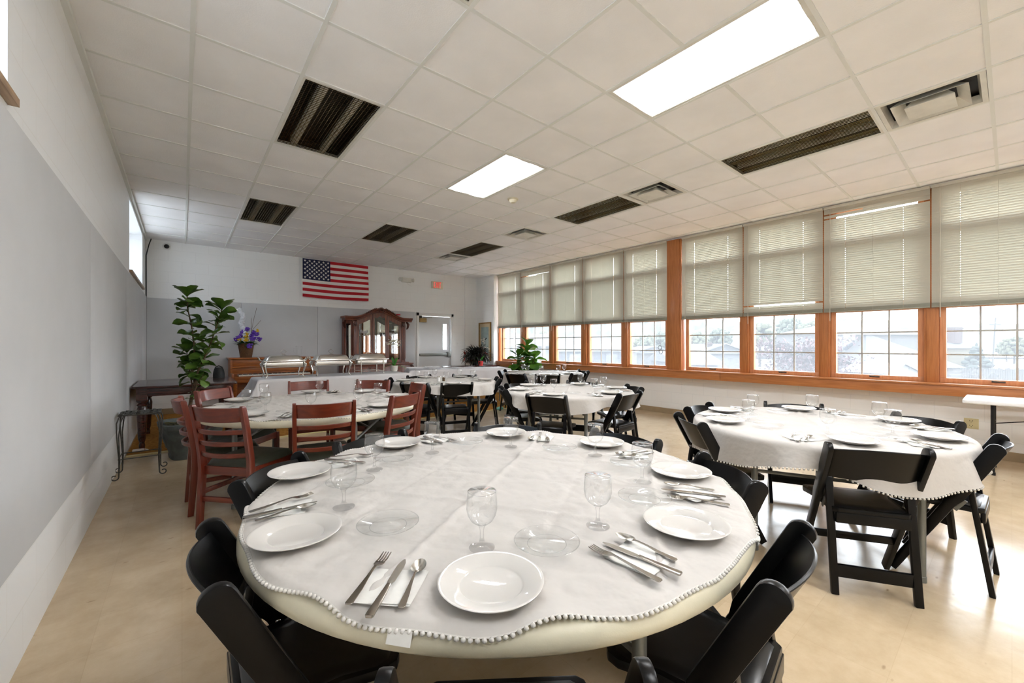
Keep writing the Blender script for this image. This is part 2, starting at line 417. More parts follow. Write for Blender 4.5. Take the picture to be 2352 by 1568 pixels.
# ------------------------------------------------------------------ room shell
XL=-.515; YB=9.85; YF=-3.2
def W(u,d,z): return (6.97-.0197*u+d,u,z)
def wbox(mb,u0,u1,d0,d1,z0,z1,mi=0):
    v=[W(u0,d0,z0),W(u0,d1,z0),W(u1,d1,z0),W(u1,d0,z0),W(u0,d0,z1),W(u0,d1,z1),W(u1,d1,z1),W(u1,d0,z1)]
    return mb.add(v,[(3,2,1,0),(4,5,6,7),(0,1,5,4),(1,2,6,5),(2,3,7,6),(3,0,4,7)],mi)
m=MB().box(XL-.3,7.5,YF-.2,YB+.2,-.12,0); struct(m.build('floor',M['floor'],smooth=False))
m=MB()
LW=[(.2,2.41),(7.01,9.18)]; z0,z1=2.21,3.12
m.box(XL-.3,XL,YF-.2,YB+.2,-.1,z0); m.box(XL-.3,XL,YF-.2,YB+.2,z1,3.4)
m.box(XL-.3,XL,YF-.2,.2,z0,z1); m.box(XL-.3,XL,2.41,7.01,z0,z1); m.box(XL-.3,XL,9.18,YB+.2,z0,z1)
wl=struct(m.build('wall_left',M['wall_l'],smooth=False))
m=MB()
for a,b in ((-3.0,-.64),(-.635,1.72),(1.725,4.08),(4.085,6.44),(6.445,8.8),(8.805,9.848)): m.box(XL,XL+.018,a,b,.44,2.16)
m.build('panel',M['panel'],wl,bevel=.003)
MB().box(XL,XL+.03,YF,YB,3.165,3.2).build('edge_moulding',M['tee'],wl,smooth=False)
m=MB(); m.box(XL-.3,4.78,YB,YB+.2,-.1,3.4); m.box(5.86,7.3,YB,YB+.2,-.1,3.4); m.box(4.78,5.86,YB,YB+.2,2.12,3.4); m.box(6.26,7.1,YB-.035,YB,0,3.21)
wb=struct(m.build('wall_back',M['wall_b'],smooth=False))
m=MB()
for a,b in ((-.495,.93),(.935,2.36),(2.365,3.79),(3.795,4.72)): m.box(a,b,YB-.018,YB,.44,2.14)
m.build('panel',M['panel'],wb,bevel=.003)
struct(MB().box(XL+.01,4.75,YB-.012,YB,0,.11).build('baseboard_back',M['tan_base'],smooth=False))
m=MB(); wbox(m,YF,8.97,.18,.4,-.1,.72); wbox(m,YF,-1.72,.0,.4,.7,3.4); wbox(m,-1.72,8.97,.0,.4,3.165,3.4); m.box(6.64,7.2,8.97,YB+.1,-.1,3.4)
wr=struct(m.build('wall_right',M['wall_r'],smooth=False))
m=MB(); wbox(m,YF,8.97,.167,.18,0,.1); struct(m.build('baseboard_right',M['tan_base'],smooth=False))
struct(MB().box(XL-.3,7.4,YF-.2,YF,-.1,3.4).build('wall_front',M['wall_b'],smooth=False))
# sills of the small high windows in the left wall, with glass at their backs
for i,(a,b) in enumerate(LW):
    w=thing('window_%d'%(11+i),None,None,(XL-.27,(a+b)/2,2.21)); w['kind']='structure'
    MB().box(0,.3,a-(a+b)/2,b-(a+b)/2,0,.03).build('sill',M['wood_sill'],w,smooth=False)
    f=MB(); L=(b-a)/2
    for y0,y1,zz0,zz1 in ((-L,L,.03,.08),(-L,L,.86,.91),(-L,-L+.05,.08,.86),(L-.05,L,.08,.86),(-.02,.02,.08,.86)): f.box(.0,.05,y0,y1,zz0,zz1)
    f.build('frame',M['white'],w,smooth=False)
    MB().box(.02,.024,-L+.05,L-.05,.08,.86).build('pane',M['dimpane'],w,smooth=False)
# ------------------------------------------------------------------ ceiling grid
TX=.608; TY=.612
def cx(k): return .05+TX*k
def cy(k): return 3.16+TY*k
lit=[(4,-4),(4,0),(4,-8),(1,-8),(7,-8)]  # the last three, behind the camera, are unseen and added to brighten the room
dark=[(1,-4),(1,0),(1,5),(4,5),(7,5),(7,0),(7,-4)]
vents=[(7,-5),(7,-1),(7,3),(7,7)]
skip=set()
for k,j in lit+dark: skip|={(k,j),(k,j+1)}
skip|=set(vents)
m=MB()
for k in range(-1,12):
    for j in range(-11,11):
        if (k,j) in skip: continue
        a,b=max(cx(k),XL),min(cx(k+1),7.1); c,d=max(cy(j),YF),min(cy(j+1),YB)
        if b-a<.01 or d-c<.01: continue
        m.add([(a,c,CEIL),(a,d,CEIL),(b,d,CEIL),(b,c,CEIL),(a,c,CEIL+.02),(a,d,CEIL+.02),(b,d,CEIL+.02),(b,c,CEIL+.02)],[(0,1,2,3),(4,7,6,5)])
ce=struct(m.build('ceiling',M['ceil'],smooth=False,fix=False))
m=MB()
for k in range(0,12):
    m.box(cx(k)-.012,cx(k)+.012,YF,YB,CEIL-.006,CEIL+.03)
for j in range(-10,11):
    if YF<cy(j)<YB:
        # cross tees stop where a lamp spans two cells
        runs=[];st=XL
        for k in range(-1,12):
            if any(k==kk and j==jj+1 for kk,jj in lit+dark):
                runs.append((st,cx(k))); st=cx(k+1)
        runs.append((st,7.1))
        for a,b in runs: m.box(a,b,cy(j)-.012,cy(j)+.012,CEIL-.0055,CEIL+.03)
m.build('ceiling_grid',M['tee'],ce,smooth=False)
struct(MB().box(XL-.3,7.4,YF-.2,YB+.2,3.4,3.5).build('roof',M['dark'],smooth=False))  # unseen slab added above the tiles to keep sky light out
# lit troffers
def frame_ring(mb,hx,hy,w,z0,z1):
    mb.box(-hx,hx,-hy,-hy+w,z0,z1); mb.box(-hx,hx,hy-w,hy,z0,z1); mb.box(-hx,-hx+w,-hy+w,hy-w,z0,z1); mb.box(hx-w,hx,-hy+w,hy-w,z0,z1)
HX,HY=.292,.6
p=thing('ceiling_light','','ceiling light')
f=MB(); frame_ring(f,HX,HY,.025,-.004,.03); f.build('frame',M['vent'],p,smooth=False)
MB().box(-HX+.024,HX-.024,-HY+.024,HY-.024,.004,.012).build('diffuser',M['lamp'],p,smooth=False)
mk=Maker(p)
LL={(4,-4):'large lit ceiling light panel nearest the camera, at the top of the view',(4,0):'lit ceiling light panel further down the room, beside the smoke detector',
    (4,-8):'lit ceiling light added out of view behind the camera, middle column',(1,-8):'lit ceiling light added out of view behind the camera by the grey left wall',(7,-8):'lit ceiling light added out of view behind the camera by the windows'}
for k,j in lit: mk.at((cx(k)+TX/2,cy(j+1),CEIL),0,LL[(k,j)],'lit ceiling lights')
p=thing('louvred_ceiling_light','','ceiling light')
f=MB(); frame_ring(f,HX,HY,.018,-.004,.03); f.build('frame',M['vent'],p,smooth=False)
h=MB(); h.box(-HX+.005,HX-.005,-HY+.005,HY-.005,.12,.125)
for a in (-1,1): h.box(a*(HX-.005)-.003,a*(HX-.005)+.003,-HY,HY,.03,.12); h.box(-HX,HX,a*(HY-.005)-.003,a*(HY-.005)+.003,.03,.12)
h.build('housing',M['dark'],p,smooth=False)
for sx in (-.13,.13): MB().tube([(sx,-.57,.046),(sx,.57,.046)],.033,12).build('tube',M['tube'],p)
l=MB()
nx,ny=20,44
for i in range(nx+1):
    x=-.274+.548*i/nx; l.box(x-.0008,x+.0008,-.582,.582,.002,.009)
for i in range(ny+1):
    y=-.582+1.164*i/ny; l.box(-.274,.274,y-.0008,y+.0008,.002,.0075)
l.build('louver',M['louver'],p,smooth=False)
mk=Maker(p)
DL={(1,-4):'unlit louvred ceiling light whose corner just shows at the top edge of the view',(1,0):'biggest unlit louvred ceiling light, upper left of the view',(1,5):'unlit louvred ceiling light nearest the far left corner of the room',
    (4,5):'unlit louvred ceiling light above the flag end, middle column',(7,5):'unlit louvred ceiling light farthest away, touching a vent near the exit sign',(7,0):'unlit louvred ceiling light midway along the window column, beside a vent',(7,-4):'long unlit louvred ceiling light nearest the big vent on the window side'}
for k,j in dark: mk.at((cx(k)+TX/2,cy(j+1),CEIL),0,DL[(k,j)],'unlit louvred ceiling lights')
# air diffusers
def frus(mb,a0,z0,a1,z1,t=.004):
    v=[];
    for a,z in ((a0,z0),(a1,z1),(a1,z1+t),(a0,z0+t)):
        v+=[(-a,-a,z),(a,-a,z),(a,a,z),(-a,a,z)]
    f=[]
    for r in range(4):
        r2=(r+1)%4
        for k in range(4): f.append((r*4+k,r*4+(k+1)%4,r2*4+(k+1)%4,r2*4+k))
    mb.add(v,f)
p=thing('air_vent','','air vent')
f=MB(); frame_ring(f,.292,.292,.03,-.006,.004); frus(f,.262,-.006,.245,.05); f.build('frame',M['vent'],p,smooth=False)
MB().box(-.29,.29,-.29,.29,.075,.08).box(-.292,-.288,-.29,.29,.004,.08).box(.288,.292,-.29,.29,.004,.08).box(-.29,.29,-.292,-.288,.004,.08).box(-.29,.29,.288,.292,.004,.08).build('backing',M['dark'],p,smooth=False)
f=MB(); frus(f,.21,-.02,.14,.045); f.build('outer_cone',M['vent'],p,smooth=False)
f=MB(); frus(f,.135,-.026,.09,.035); f.box(-.137,.137,-.137,.137,-.03,-.024); f.build('inner_cone',M['vent'],p,bevel=.004)
mk=Maker(p)
VL={(7,-5):'large white ceiling air vent nearest the camera, beside a long louvred light',(7,-1):'white ceiling air vent between two louvred lights on the window side',(7,3):'white ceiling air vent alone in a tile, past the lit panels',(7,7):'white ceiling air vent farthest away, above the exit sign side'}
for k,j in vents: mk.at((cx(k)+TX/2,cy(j)+TY/2,CEIL),0,VL[(k,j)],'ceiling air vents')
t=thing('smoke_detector','small round cream smoke detector on the ceiling beside a lit panel','smoke detector',(3.37,4.13,CEIL))
MB().lathe([(0,-.012),(.066,-.012),(.072,-.004),(.072,0)],seg=28).build('base',M['cream'],t)
MB().lathe([(0,-.05),(.03,-.05),(.048,-.035),(.054,-.012),(0,-.012)],seg=28).build('sensor_cap',M['cream'],t)
# ------------------------------------------------------------------ window wall
bounds=[(8.95,7.99),(7.99,6.94),(6.94,5.94),(5.94,4.89),(4.89,3.96),(3.69,2.68),(2.68,1.65),(1.65,.61),(.61,-.42),(-.42,-1.45)]  # last window is unseen, added to let in more daylight
def seg_posts():
    s=[(8.95,8.99)]
    for a in (7.99,6.94,5.94,4.89): s.append((a-.062,a+.062))
    s.append((3.69,3.96))
    for a in (2.68,1.65,.61,-.42): s.append((a-.062,a+.062))
    s.append((-1.72,-1.45)); return s
for i,(a,b) in enumerate(seg_posts()):
    m=MB(); wide=b-a>.2
    wbox(m,a,b,(-.045 if wide else .012),.16,.835,3.17)
    if wide: wbox(m,a+.03,b-.03,-.058,-.044,.835,3.17)
    else:
        wbox(m,a+.022,b-.022,.0,.013,.835,3.17)
    struct(m.build('trim_%d'%(i+2),M['oak_z'],bevel=.004))
m=MB()
wbox(m,-1.75,3.02,-.065,.18,.70,.818); wbox(m,3.024,9.02,-.065,.18,.70,.818)
wbox(m,-1.75,9.03,-.085,.17,.818,.842)
struct(m.build('trim_1',M['oak'],bevel=.004))
for i,(b,a) in enumerate(bounds):
    w=thing('window_%d'%(i+1),None,None,W((a+b)/2,.1,.84)); w['kind']='structure'
    w.rotation_euler=(0,0,.0197)
    h=(b-a)/2-(.062 if i not in (4,5) else .03)
    z=lambda q:q-.84
    fr=MB()
    for y0,y1,za,zb in ((-h,h,.842,.90),(-h,h,1.73,1.86),(-h,h,2.62,2.72),(-h,h,3.1,3.17),(-h,-h+.058,.9,3.1),(h-.058,h,.9,3.1)):
        fr.box(-.045,.045,y0,y1,z(za),z(zb))
    fr.build('sash',M['sash'],w,bevel=.005)
    g=h-.058
    mu=MB()
    for q in (1,2):
        yy=-g+2*g*q/3; mu.box(.004,.022,yy-.008,yy+.008,z(.9),z(1.73))
        zz=.9+.83*q/3; mu.box(.005,.021,-g,g,z(zz)-.008,z(zz)+.008)
    mu.build('muntins',M['muntin'],w,smooth=False)
    MB().box(.03,.034,-g,g,z(.9),z(1.73)).build('pane',M['pane'],w,smooth=False)
    MB().box(.03,.034,-g,g,z(1.86),z(2.62)).build('middle_pane',M['upane'],w,smooth=False)
    MB().box(.03,.034,-g,g,z(2.72),z(3.1)).build('upper_pane',M['tpane'],w,smooth=False)
    k=MB(); k.box(-.058,-.045,-.05,.05,.03,.045); k.bar((-.06,-.02,.04),(-.075,.05,.05),.012,.008); k.build('crank_latch',M['dkmetal'],w,bevel=.002)
# blinds
names=['first window from the far corner','second far window, bright gap near its top','third window from the far corner','fourth window from the far corner','fifth window, just before the wide oak post','first window after the wide oak post','second window after the wide post, bright gap low down','third window after the wide post, gaps near its top','window at the right edge of the view','unseen window added past the right edge']
gaps={1:[(3.02,.55)],6:[(1.885,.8)],7:[(3.03,.86),(3.075,.4)]}
for i,(b,a) in enumerate(bounds):  # the last blind is unseen, added to dim the added window
    t=thing('window_blind','pale venetian blind lowered over the '+names[i],'window blind',W((a+b)/2,-.03,1.735),0,'venetian blinds over the windows')
    t.rotation_euler=(0,0,.0197)
    h=(b-a)/2-.007
    if i==4 : h-=.0
    MB().box(-.018,.02,-h,h,1.415,1.452).build('headrail',M['blind_white'],t,bevel=.003)
    s=MB(); n=48; pz=(1.41-.055)/n
    hp=[-h*.55,h*.55]
    for k in range(n):
        zc=.055+pz*(k+.5); top=(-.0105,zc+.0160); mid=(.0015,zc-.0035); bot=(.0105,zc-.0160)
        st=[-h,h]
        sk=False
        for gz,frac in gaps.get(i,[]):
            if abs(zc+1.735-gz)<pz*.5: sk=frac
        if sk:
            # slat slipped out of line leaves an open slit
            e=h-2*h*sk
            s.add([(mid[0],-h,mid[1]+.013),(mid[0],h,mid[1]+.013),(top[0],h,top[1]+.008),(top[0],-h,top[1]+.008)],[(0,1,2,3)])
            if sk<.7: s.add([(bot[0],-h,bot[1]),(bot[0],-h+2*h*(1-sk),bot[1]),(mid[0],-h+2*h*(1-sk),mid[1]+.012),(mid[0],-h,mid[1]+.012)],[(0,1,2,3)])
            continue
        s.add([(mid[0],-h,mid[1]),(mid[0],h,mid[1]),(top[0],h,top[1]),(top[0],-h,top[1])],[(0,1,2,3)])
        e=[-h]+[v for q in hp for v in (q-.0020,q+.0020)]+[h]
        for q in range(0,len(e),2):
            s.add([(bot[0],e[q],bot[1]),(bot[0],e[q+1],bot[1]),(mid[0],e[q+1],mid[1]),(mid[0],e[q],mid[1])],[(0,1,2,3)])
    s.build('slats',M['blind'],t,smooth=False,fix=False)
    r=MB(); 
    for k in range(9): r.box(-.0125,.0125,-h,h,.016+k*.0042,.0192+k*.0042)
    r.build('gathered_slats',M['blind_rail'],t,smooth=False)
    MB().box(-.014,.014,-h,h,0,.015).build('bottom_rail',M['blind_rail'],t,bevel=.003)
    c=MB()
    for q in hp+[0]: c.tube([(-.014,q,.01),(-.014,q,1.42)],.0009,4)
    c.build('cords',M['blind_white'],t)
    MB().tube([(-.03,h*.86,-.12),(-.026,h*.86,1.42)],.0035,6).build('wand',M['blind_white'],t)
t=thing('hanging_ornament','small dark wire loop ornament hanging in the fifth window','ornament',W(4.16,.075,1.19))
m=MB()
for dz,dy,r in ((.045,.01,.04),(-.03,-.012,.045)): m.tube([(0,dy+r*.8*math.cos(k*PI/8),dz+r*math.sin(k*PI/8)) for k in range(16)],.004,5,closed=True)
m.build('loops',M['bmetal'],t); MB().tube([(0,0,.08),(0,0,.53)],.0012,4).build('thread',M['muntin'],t)
# ------------------------------------------------------------------ door, wall fittings
d=thing('door_1',None,None,(5.32,YB,0)); d['kind']='structure'
f=MB()
f.box(-.56,-.48,-.03,.12,0,2.13); f.box(.48,.56,-.03,.12,0,2.13); f.box(-.56,.56,-.03,.12,2.05,2.13)
f.build('door_frame',M['white'],d,bevel=.006)
l=MB(); l.box(-.475,.475,.03,.075,.01,1.15); l.box(-.475,.475,.03,.075,1.85,2.045); l.box(-.475,.25,.03,.075,1.15,1.85); l.box(.37,.475,.03,.075,1.15,1.85)
l.build('door_leaf',M['door'],d,smooth=False)
MB().box(.25,.37,.05,.054,1.15,1.85).build('pane',M['cpane'],d,smooth=False)
pb=MB(); pb.box(-.46,.4,-.03,.03,.985,1.05); pb.build('panic_bar',M['gmetal'],d,bevel=.008)
MB().box(.36,.475,-.05,.03,.95,1.09).build('bar_latch',M['gmetal'],d,bevel=.01)
c=MB(); c.box(-.47,-.27,-.04,.03,1.88,1.985); c.build('door_closer',M['brass'],d,bevel=.006)
c=MB(); c.bar((-.36,-.02,2.0),(-.12,-.05,2.01),.02,.008); c.box(-.47,-.41,-.04,.03,1.99,2.045); c.build('closer_arm',M['bmetal'],d)
t=thing('exit_sign','cream exit sign with red capital letters high on the far wall','sign',(5.365,YB,2.895))
MB().box(-.165,.165,-.06,-.001,-.095,.095).build('sign_box',M['cream'],t,bevel=.006)
e=MB(); y0,y1=-.0635,-.0605; H=.075
def ex(a,b,c_,d_): e.box(a,b,y0,y1,c_,d_)
w_=.0125
x=-.118; ex(x,x+w_,-H,H); ex(x,x+.044,H-.015,H); ex(x,x+.038,-.0075,.0075); ex(x,x+.044,-H,-H+.015)
x=-.056
for s_,dy in ((1,0),(-1,.0003)):
    v=[]
    for y_ in (-.0635+dy,-.0605+dy):
        for xx,zz in ((-.0285,-1),(-.0155,-1),(.0285,1),(.0155,1)): v.append((x+.0285+xx*s_,y_,zz*H))
    e.add(v,[(0,1,2,3),(7,6,5,4),(0,4,5,1),(1,5,6,2),(2,6,7,3),(3,7,4,0)])
x=.019; ex(x,x+w_,-H,H)
x=.048; ex(x,x+.052,H-.015,H); ex(x+.026-w_/2,x+.026+w_/2,-H,H-.015)
e.build('letters',M['exitred'],t,smooth=False)
t=thing('emergency_light','white twin head emergency light on the far wall left of the exit sign','emergency light',(4.48,YB,2.945))
MB().box(-.13,.13,-.07,-.001,-.06,.06).build('housing',M['vent'],t,bevel=.012)
for s in (-1,1):
    q=MB(); q.lathe([(0,-.03),(.045,-.03),(.05,.03),(0,.03)],seg=16); q.xf(Matrix.Translation((s*.165,-.05,.005))@Matrix.Rotation(R(90)*s*.6,4,'Z')@Matrix.Rotation(R(90),4,'X')); q.build('lamp_head',M['vent'],t)
MB().tube([(.02,-.03,-.06),(.05,-.02,-.1),(.1,-.01,-.12),(.15,-.01,-.15)],.003,5).build('wire',M['vent'],t)
t=thing('security_camera','small black and white dome camera on the far wall by the left corner','security camera',(-.22,YB,3.1))
q=MB().lathe([(0,0),(.06,0),(.062,.02),(.05,.035),(0,.035)],seg=24); q.xf(Matrix.Rotation(R(90),4,'X')); q.build('mount',M['white'],t)
MB().ell((0,-.05,-.005),.04,16,10).build('lens_ball',M['bmetal'],t)
o=MB().tube([(-.43,YB-.06,3.2),(-.46,YB-.05,3.1),(-.5,YB-.03,2.9),(-.5,YB-.012,2.6),(-.5,YB-.012,.12)],.008,6).build('cable',M['cable']); tag(o,'thin dark cable running down the far left corner of the room','cable')
t=thing('light_switch','pale light switch plate on the far wall right of the door','light switch',(6.02,YB,1.32))
MB().box(-.04,.04,-.008,-.0005,-.06,.06).build('plate',M['wall_b'],t,bevel=.003)
MB().box(-.006,.006,-.018,-.008,-.014,.014).build('toggle',M['white'],t,smooth=False)
t=thing('wall_outlet','ivory double wall outlet under the window sill by the folding table','outlet',W(.3,.18,.375)); t.rotation_euler=(0,0,.0197)
MB().box(-.008,-.0005,-.058,.058,-.06,.06).build('plate',M['sockets'],t,bevel=.003)
for z_ in (-.027,.027):
    q=MB()
    for s in (-.012,.012): q.box(-.0095,-.008,s-.002,s+.002,z_,z_+.012)
    q.box(-.0095,-.008,-.003,.003,z_-.012,z_-.006); q.box(-.0086,-.008,-.018,.018,z_-.016,z_+.016,1)
    q.build('socket',[M['dark'],M['sockets']],t,smooth=False)
# ------------------------------------------------------------------ flag
FX0,FX1,FZ0,FZ1=2.05,3.50,2.345,3.185
def fp(u,v,off=0):   # u across, v up
    sag=-.012*math.sin(PI*u); zz=FZ0+(FZ1-FZ0)*v+sag*(1-v)*1.6-.006*u
    dx=.012*math.sin(v*5)*u
    y=YB-.042-.012*math.sin(u*9+v*2)*(.4+.6*(1-v))-.008*math.sin(u*17+1)*(1-v)
    return (FX0+(FX1-FX0)*u+dx*.6,y-off,zz)
t=thing('flag','american flag hanging flat on the far white wall below the ceiling','flag',(0,0,0))
m=MB(); nu,nv=40,26
vs=[fp(i/nu,j/nv) for i in range(nu+1) for j in range(nv+1)]
vs2=[(v[0],v[1]+.003,v[2]) for v in vs]
fs=[];mi=[]
for i in range(nu):
    for j in range(nv):
        st=j//2; red=(st%2==0)
        k=2 if (i/nu<.4 and st>=6) else (0 if red else 1)
        q=(i*(nv+1)+j,(i+1)*(nv+1)+j,(i+1)*(nv+1)+j+1,i*(nv+1)+j+1); fs.append(q); mi.append(k)
for off,V in ((0,vs),(1,vs2)):
    o=len(m.v); m.v+=V; m.f+=[tuple(a+o for a in (q if not off else q[::-1])) for q in fs]; m.mi+=mi
fo=m.build('fabric',[M['flagr'],M['flagw'],M['flagb']],t,fix=False)
m=MB()
for r in range(9):
    for c in range(6 if r%2==0 else 5):
        u=.4*((c*2+1+(r%2))/12); v=(6+7*(1-(r+1)/10))/13
        pts=[]
        for k in range(10):
            rad=.03 if k%2==0 else .0118; a=PI/2+k*PI/5
            pts.append(fp(u+rad*math.cos(a)/1.45,v+rad*math.sin(a)/.84,.0025))
        cpt=fp(u,v,.0027)
        m.add([cpt]+pts,[(0,1+k,1+(k+1)%10) for k in range(10)])
m.build('stars',M['flagw'],t,smooth=False)
m=MB(); m.grid(lambda u,v:(fp(0,v)[0]-.03*(1-u),fp(0,v)[1],fp(0,v)[2]),2,20); m.build('header_band',M['flagw'],t)
from mathutils import noise
# ------------------------------------------------------------------ tables and cloths
TOP=.742
def tabletop(mb,Rr):
    mb.lathe([(0,.70),(Rr-.06,.70),(Rr-.045,.688),(Rr-.006,.688),(Rr,.695),(Rr,.714),(Rr-.006,.728),(Rr-.016,.737),(Rr-.03,TOP),(0,TOP)],seg=96)
def round_table(label,c,Rr,legs,rl):
    t=thing('round_table',label,'table',(c[0],c[1],0),0,'round folding tables')
    m=MB(); tabletop(m,Rr); m.build('tabletop',M['plast'],t,weld=True,ang=50)
    for a in legs:
        x,y=rl*math.cos(R(a)),rl*math.sin(R(a))
        m=MB(); m.tube([(x*.97,y*.97,.70),(x,y,.62),(x,y,.03),(x,y,.018)],[.017,.019,.019,.019],14); m.lathe([(0,0),(.022,0),(.022,.03),(.02,.032),(0,.032)],(x,y,0),seg=14)
        m.build('leg',M['gmetal'],t)
    for i in range(2):
        a,b=legs[i*2],legs[i*2+1]
        p=Vector((rl*math.cos(R(a)),rl*math.sin(R(a)),.5)); q=Vector((rl*math.cos(R(b)),rl*math.sin(R(b)),.5))
        m=MB(); m.tube([p,q],.011,8); m.build('leg_crossbar',M['gmetal'],t)
        m=MB(); mid=(p+q)/2; m.bar(mid,(mid.x*.3,mid.y*.3,.70),.025,.01); m.build('leg_brace',M['gmetal'],t)
    return t
def disc(nu,fn):
    # square grid bent to a disc so the cells stay even
    m=MB()
    def g(u,v):
        a,b=2*u-1,2*v-1
        if a==0 and b==0: return fn(0,0)
        if abs(a)>abs(b): r=a; ph=(PI/4)*(b/a)
        else: r=b; ph=PI/2-(PI/4)*(a/b)
        x,y=r*math.cos(ph),r*math.sin(ph)
        return fn(math.hypot(x,y),math.atan2(y,x))
    m.grid(g,nu,nu); return m
def creases(x,y,rot,step,seed):
    c,s=math.cos(rot),math.sin(rot); a=x*c+y*s; b=-x*s+y*c; h=0
    for k,(q,o) in enumerate(((a,0),(b,0))):
        for i in range(-3,4):
            w=noise.noise((q*2+seed,i*3.1+k*7,seed))*.012
            dd=(q-i*step+w)/.011
            h+=(.0085 if (i+k)%2 else -.004)*math.exp(-dd*dd)
    return h
def wr(x,y,seed,amp):
    p=Vector((x*4.2+seed,y*4.2,seed*.7)); q=Vector((x*11+seed,y*14,seed)); r=Vector((x*26,y*21+seed,seed*2))
    v=abs(noise.noise(p))*1.1+abs(noise.noise(q))*.75+abs(noise.noise(r))*.35
    return amp*v
def edge_flat(a,Rr,seed):
    return Rr-.012+.004*math.sin(5*a+seed)+.0055*math.sin(11*a+seed*2)+.005*math.sin(19*a)
def flat_pt(q,a,Rr,seed,rot,amp=.0135):
    r=q*edge_flat(a,Rr,seed)*(1); x,y=r*math.cos(a),r*math.sin(a)
    z=TOP+.0022
    e=r-(Rr-.034)
    if e>0: z-=.036-math.sqrt(max(1e-6,.036**2-min(e,.0355)**2))
    k=1 if q<.9 else max(0,1-(q-.9)/.1)
    z+=k*(creases(x,y,rot,.305,seed)+wr(x,y,seed,amp)-.0012)+.0012
    if q>.86: z+=max(0,(q-.86)/.14)*.006*max(0,math.sin(9*a+seed)+math.sin(23*a))
    return (x,y,max(z,TOP+.0018) if e<0 else z+.0015)
def beads(pts,r,m,every=1):
    for i,p in enumerate(pts):
        if i%every==0: m.ell(p,(r,r,r*.8),6,4)
def flat_cloth(label,c,Rr,seed,rot,nu=170,nb=420):
    t=thing('tablecloth',label,'tablecloth',(c[0],c[1],0),0,'white tablecloths')
    m=disc(nu,lambda q,a:flat_pt(q,a,Rr,seed,rot)); m.build('cloth',M['cloth'],t,weld=True,ang=70)
    m=MB()
    for i in range(nb):
        a=2*PI*i/nb; p=Vector(flat_pt(1,a,Rr,seed,rot)); d=Vector((math.cos(a),math.sin(a),0)); p=p+d*.0045+Vector((0,0,-.002))
        m.ell(p,(.0058,.0058,.0048),6,4)
    m.tube([Vector(flat_pt(1,2*PI*i/nb,Rr,seed,rot)) for i in range(nb)],.0022,4,closed=True)
    m.build('lace_trim',M['lace'],t,ang=85)
    return t
def hang_pt(q,a,Rr,seed,rot,hang):
    hg=hang*(1+.22*math.sin(4*a+seed)+.10*math.sin(7*a+seed*3))
    S=Rr+hg; s=q*S
    if s<Rr-.022:
        x,y=s*math.cos(a),s*math.sin(a); z=TOP+.002+max(0,creases(x,y,rot,.3,seed)*.8+wr(x,y,seed,.0075))
        return (x,y,z)
    e=s-(Rr-.022); L=.04
    if e<L:
        th=e/L*PI/2*.95; rr=Rr-.022+.028*math.sin(th); z=TOP+.003-.028*(1-math.cos(th))
    else:
        k=(e-L); f=k/max(hg-L+.022,.01)
        rr=Rr+.006+f*(.012+.020*math.sin(11*a+seed)+.014*math.sin(17*a+seed*2)+.02*max(0,math.sin(4*a+seed)))
        z=TOP-.025-k
    return (rr*math.cos(a),rr*math.sin(a),z)
def hang_cloth(label,c,Rr,seed,rot,hang,nu=130,lace=True,nb=260):
    t=thing('tablecloth',label,'tablecloth',(c[0],c[1],0),0,'white tablecloths')
    m=disc(nu,lambda q,a:hang_pt(q,a,Rr,seed,rot,hang)); m.build('cloth',M['cloth'],t,weld=True,ang=75)
    if lace:
        m=MB()
        for i in range(nb):
            p=Vector(hang_pt(1,2*PI*i/nb,Rr,seed,rot,hang)); m.ell(p+Vector((0,0,-.005)),(.006,.006,.006),6,4)
        m.build('lace_trim',M['lace'],t,ang=85)
    return t
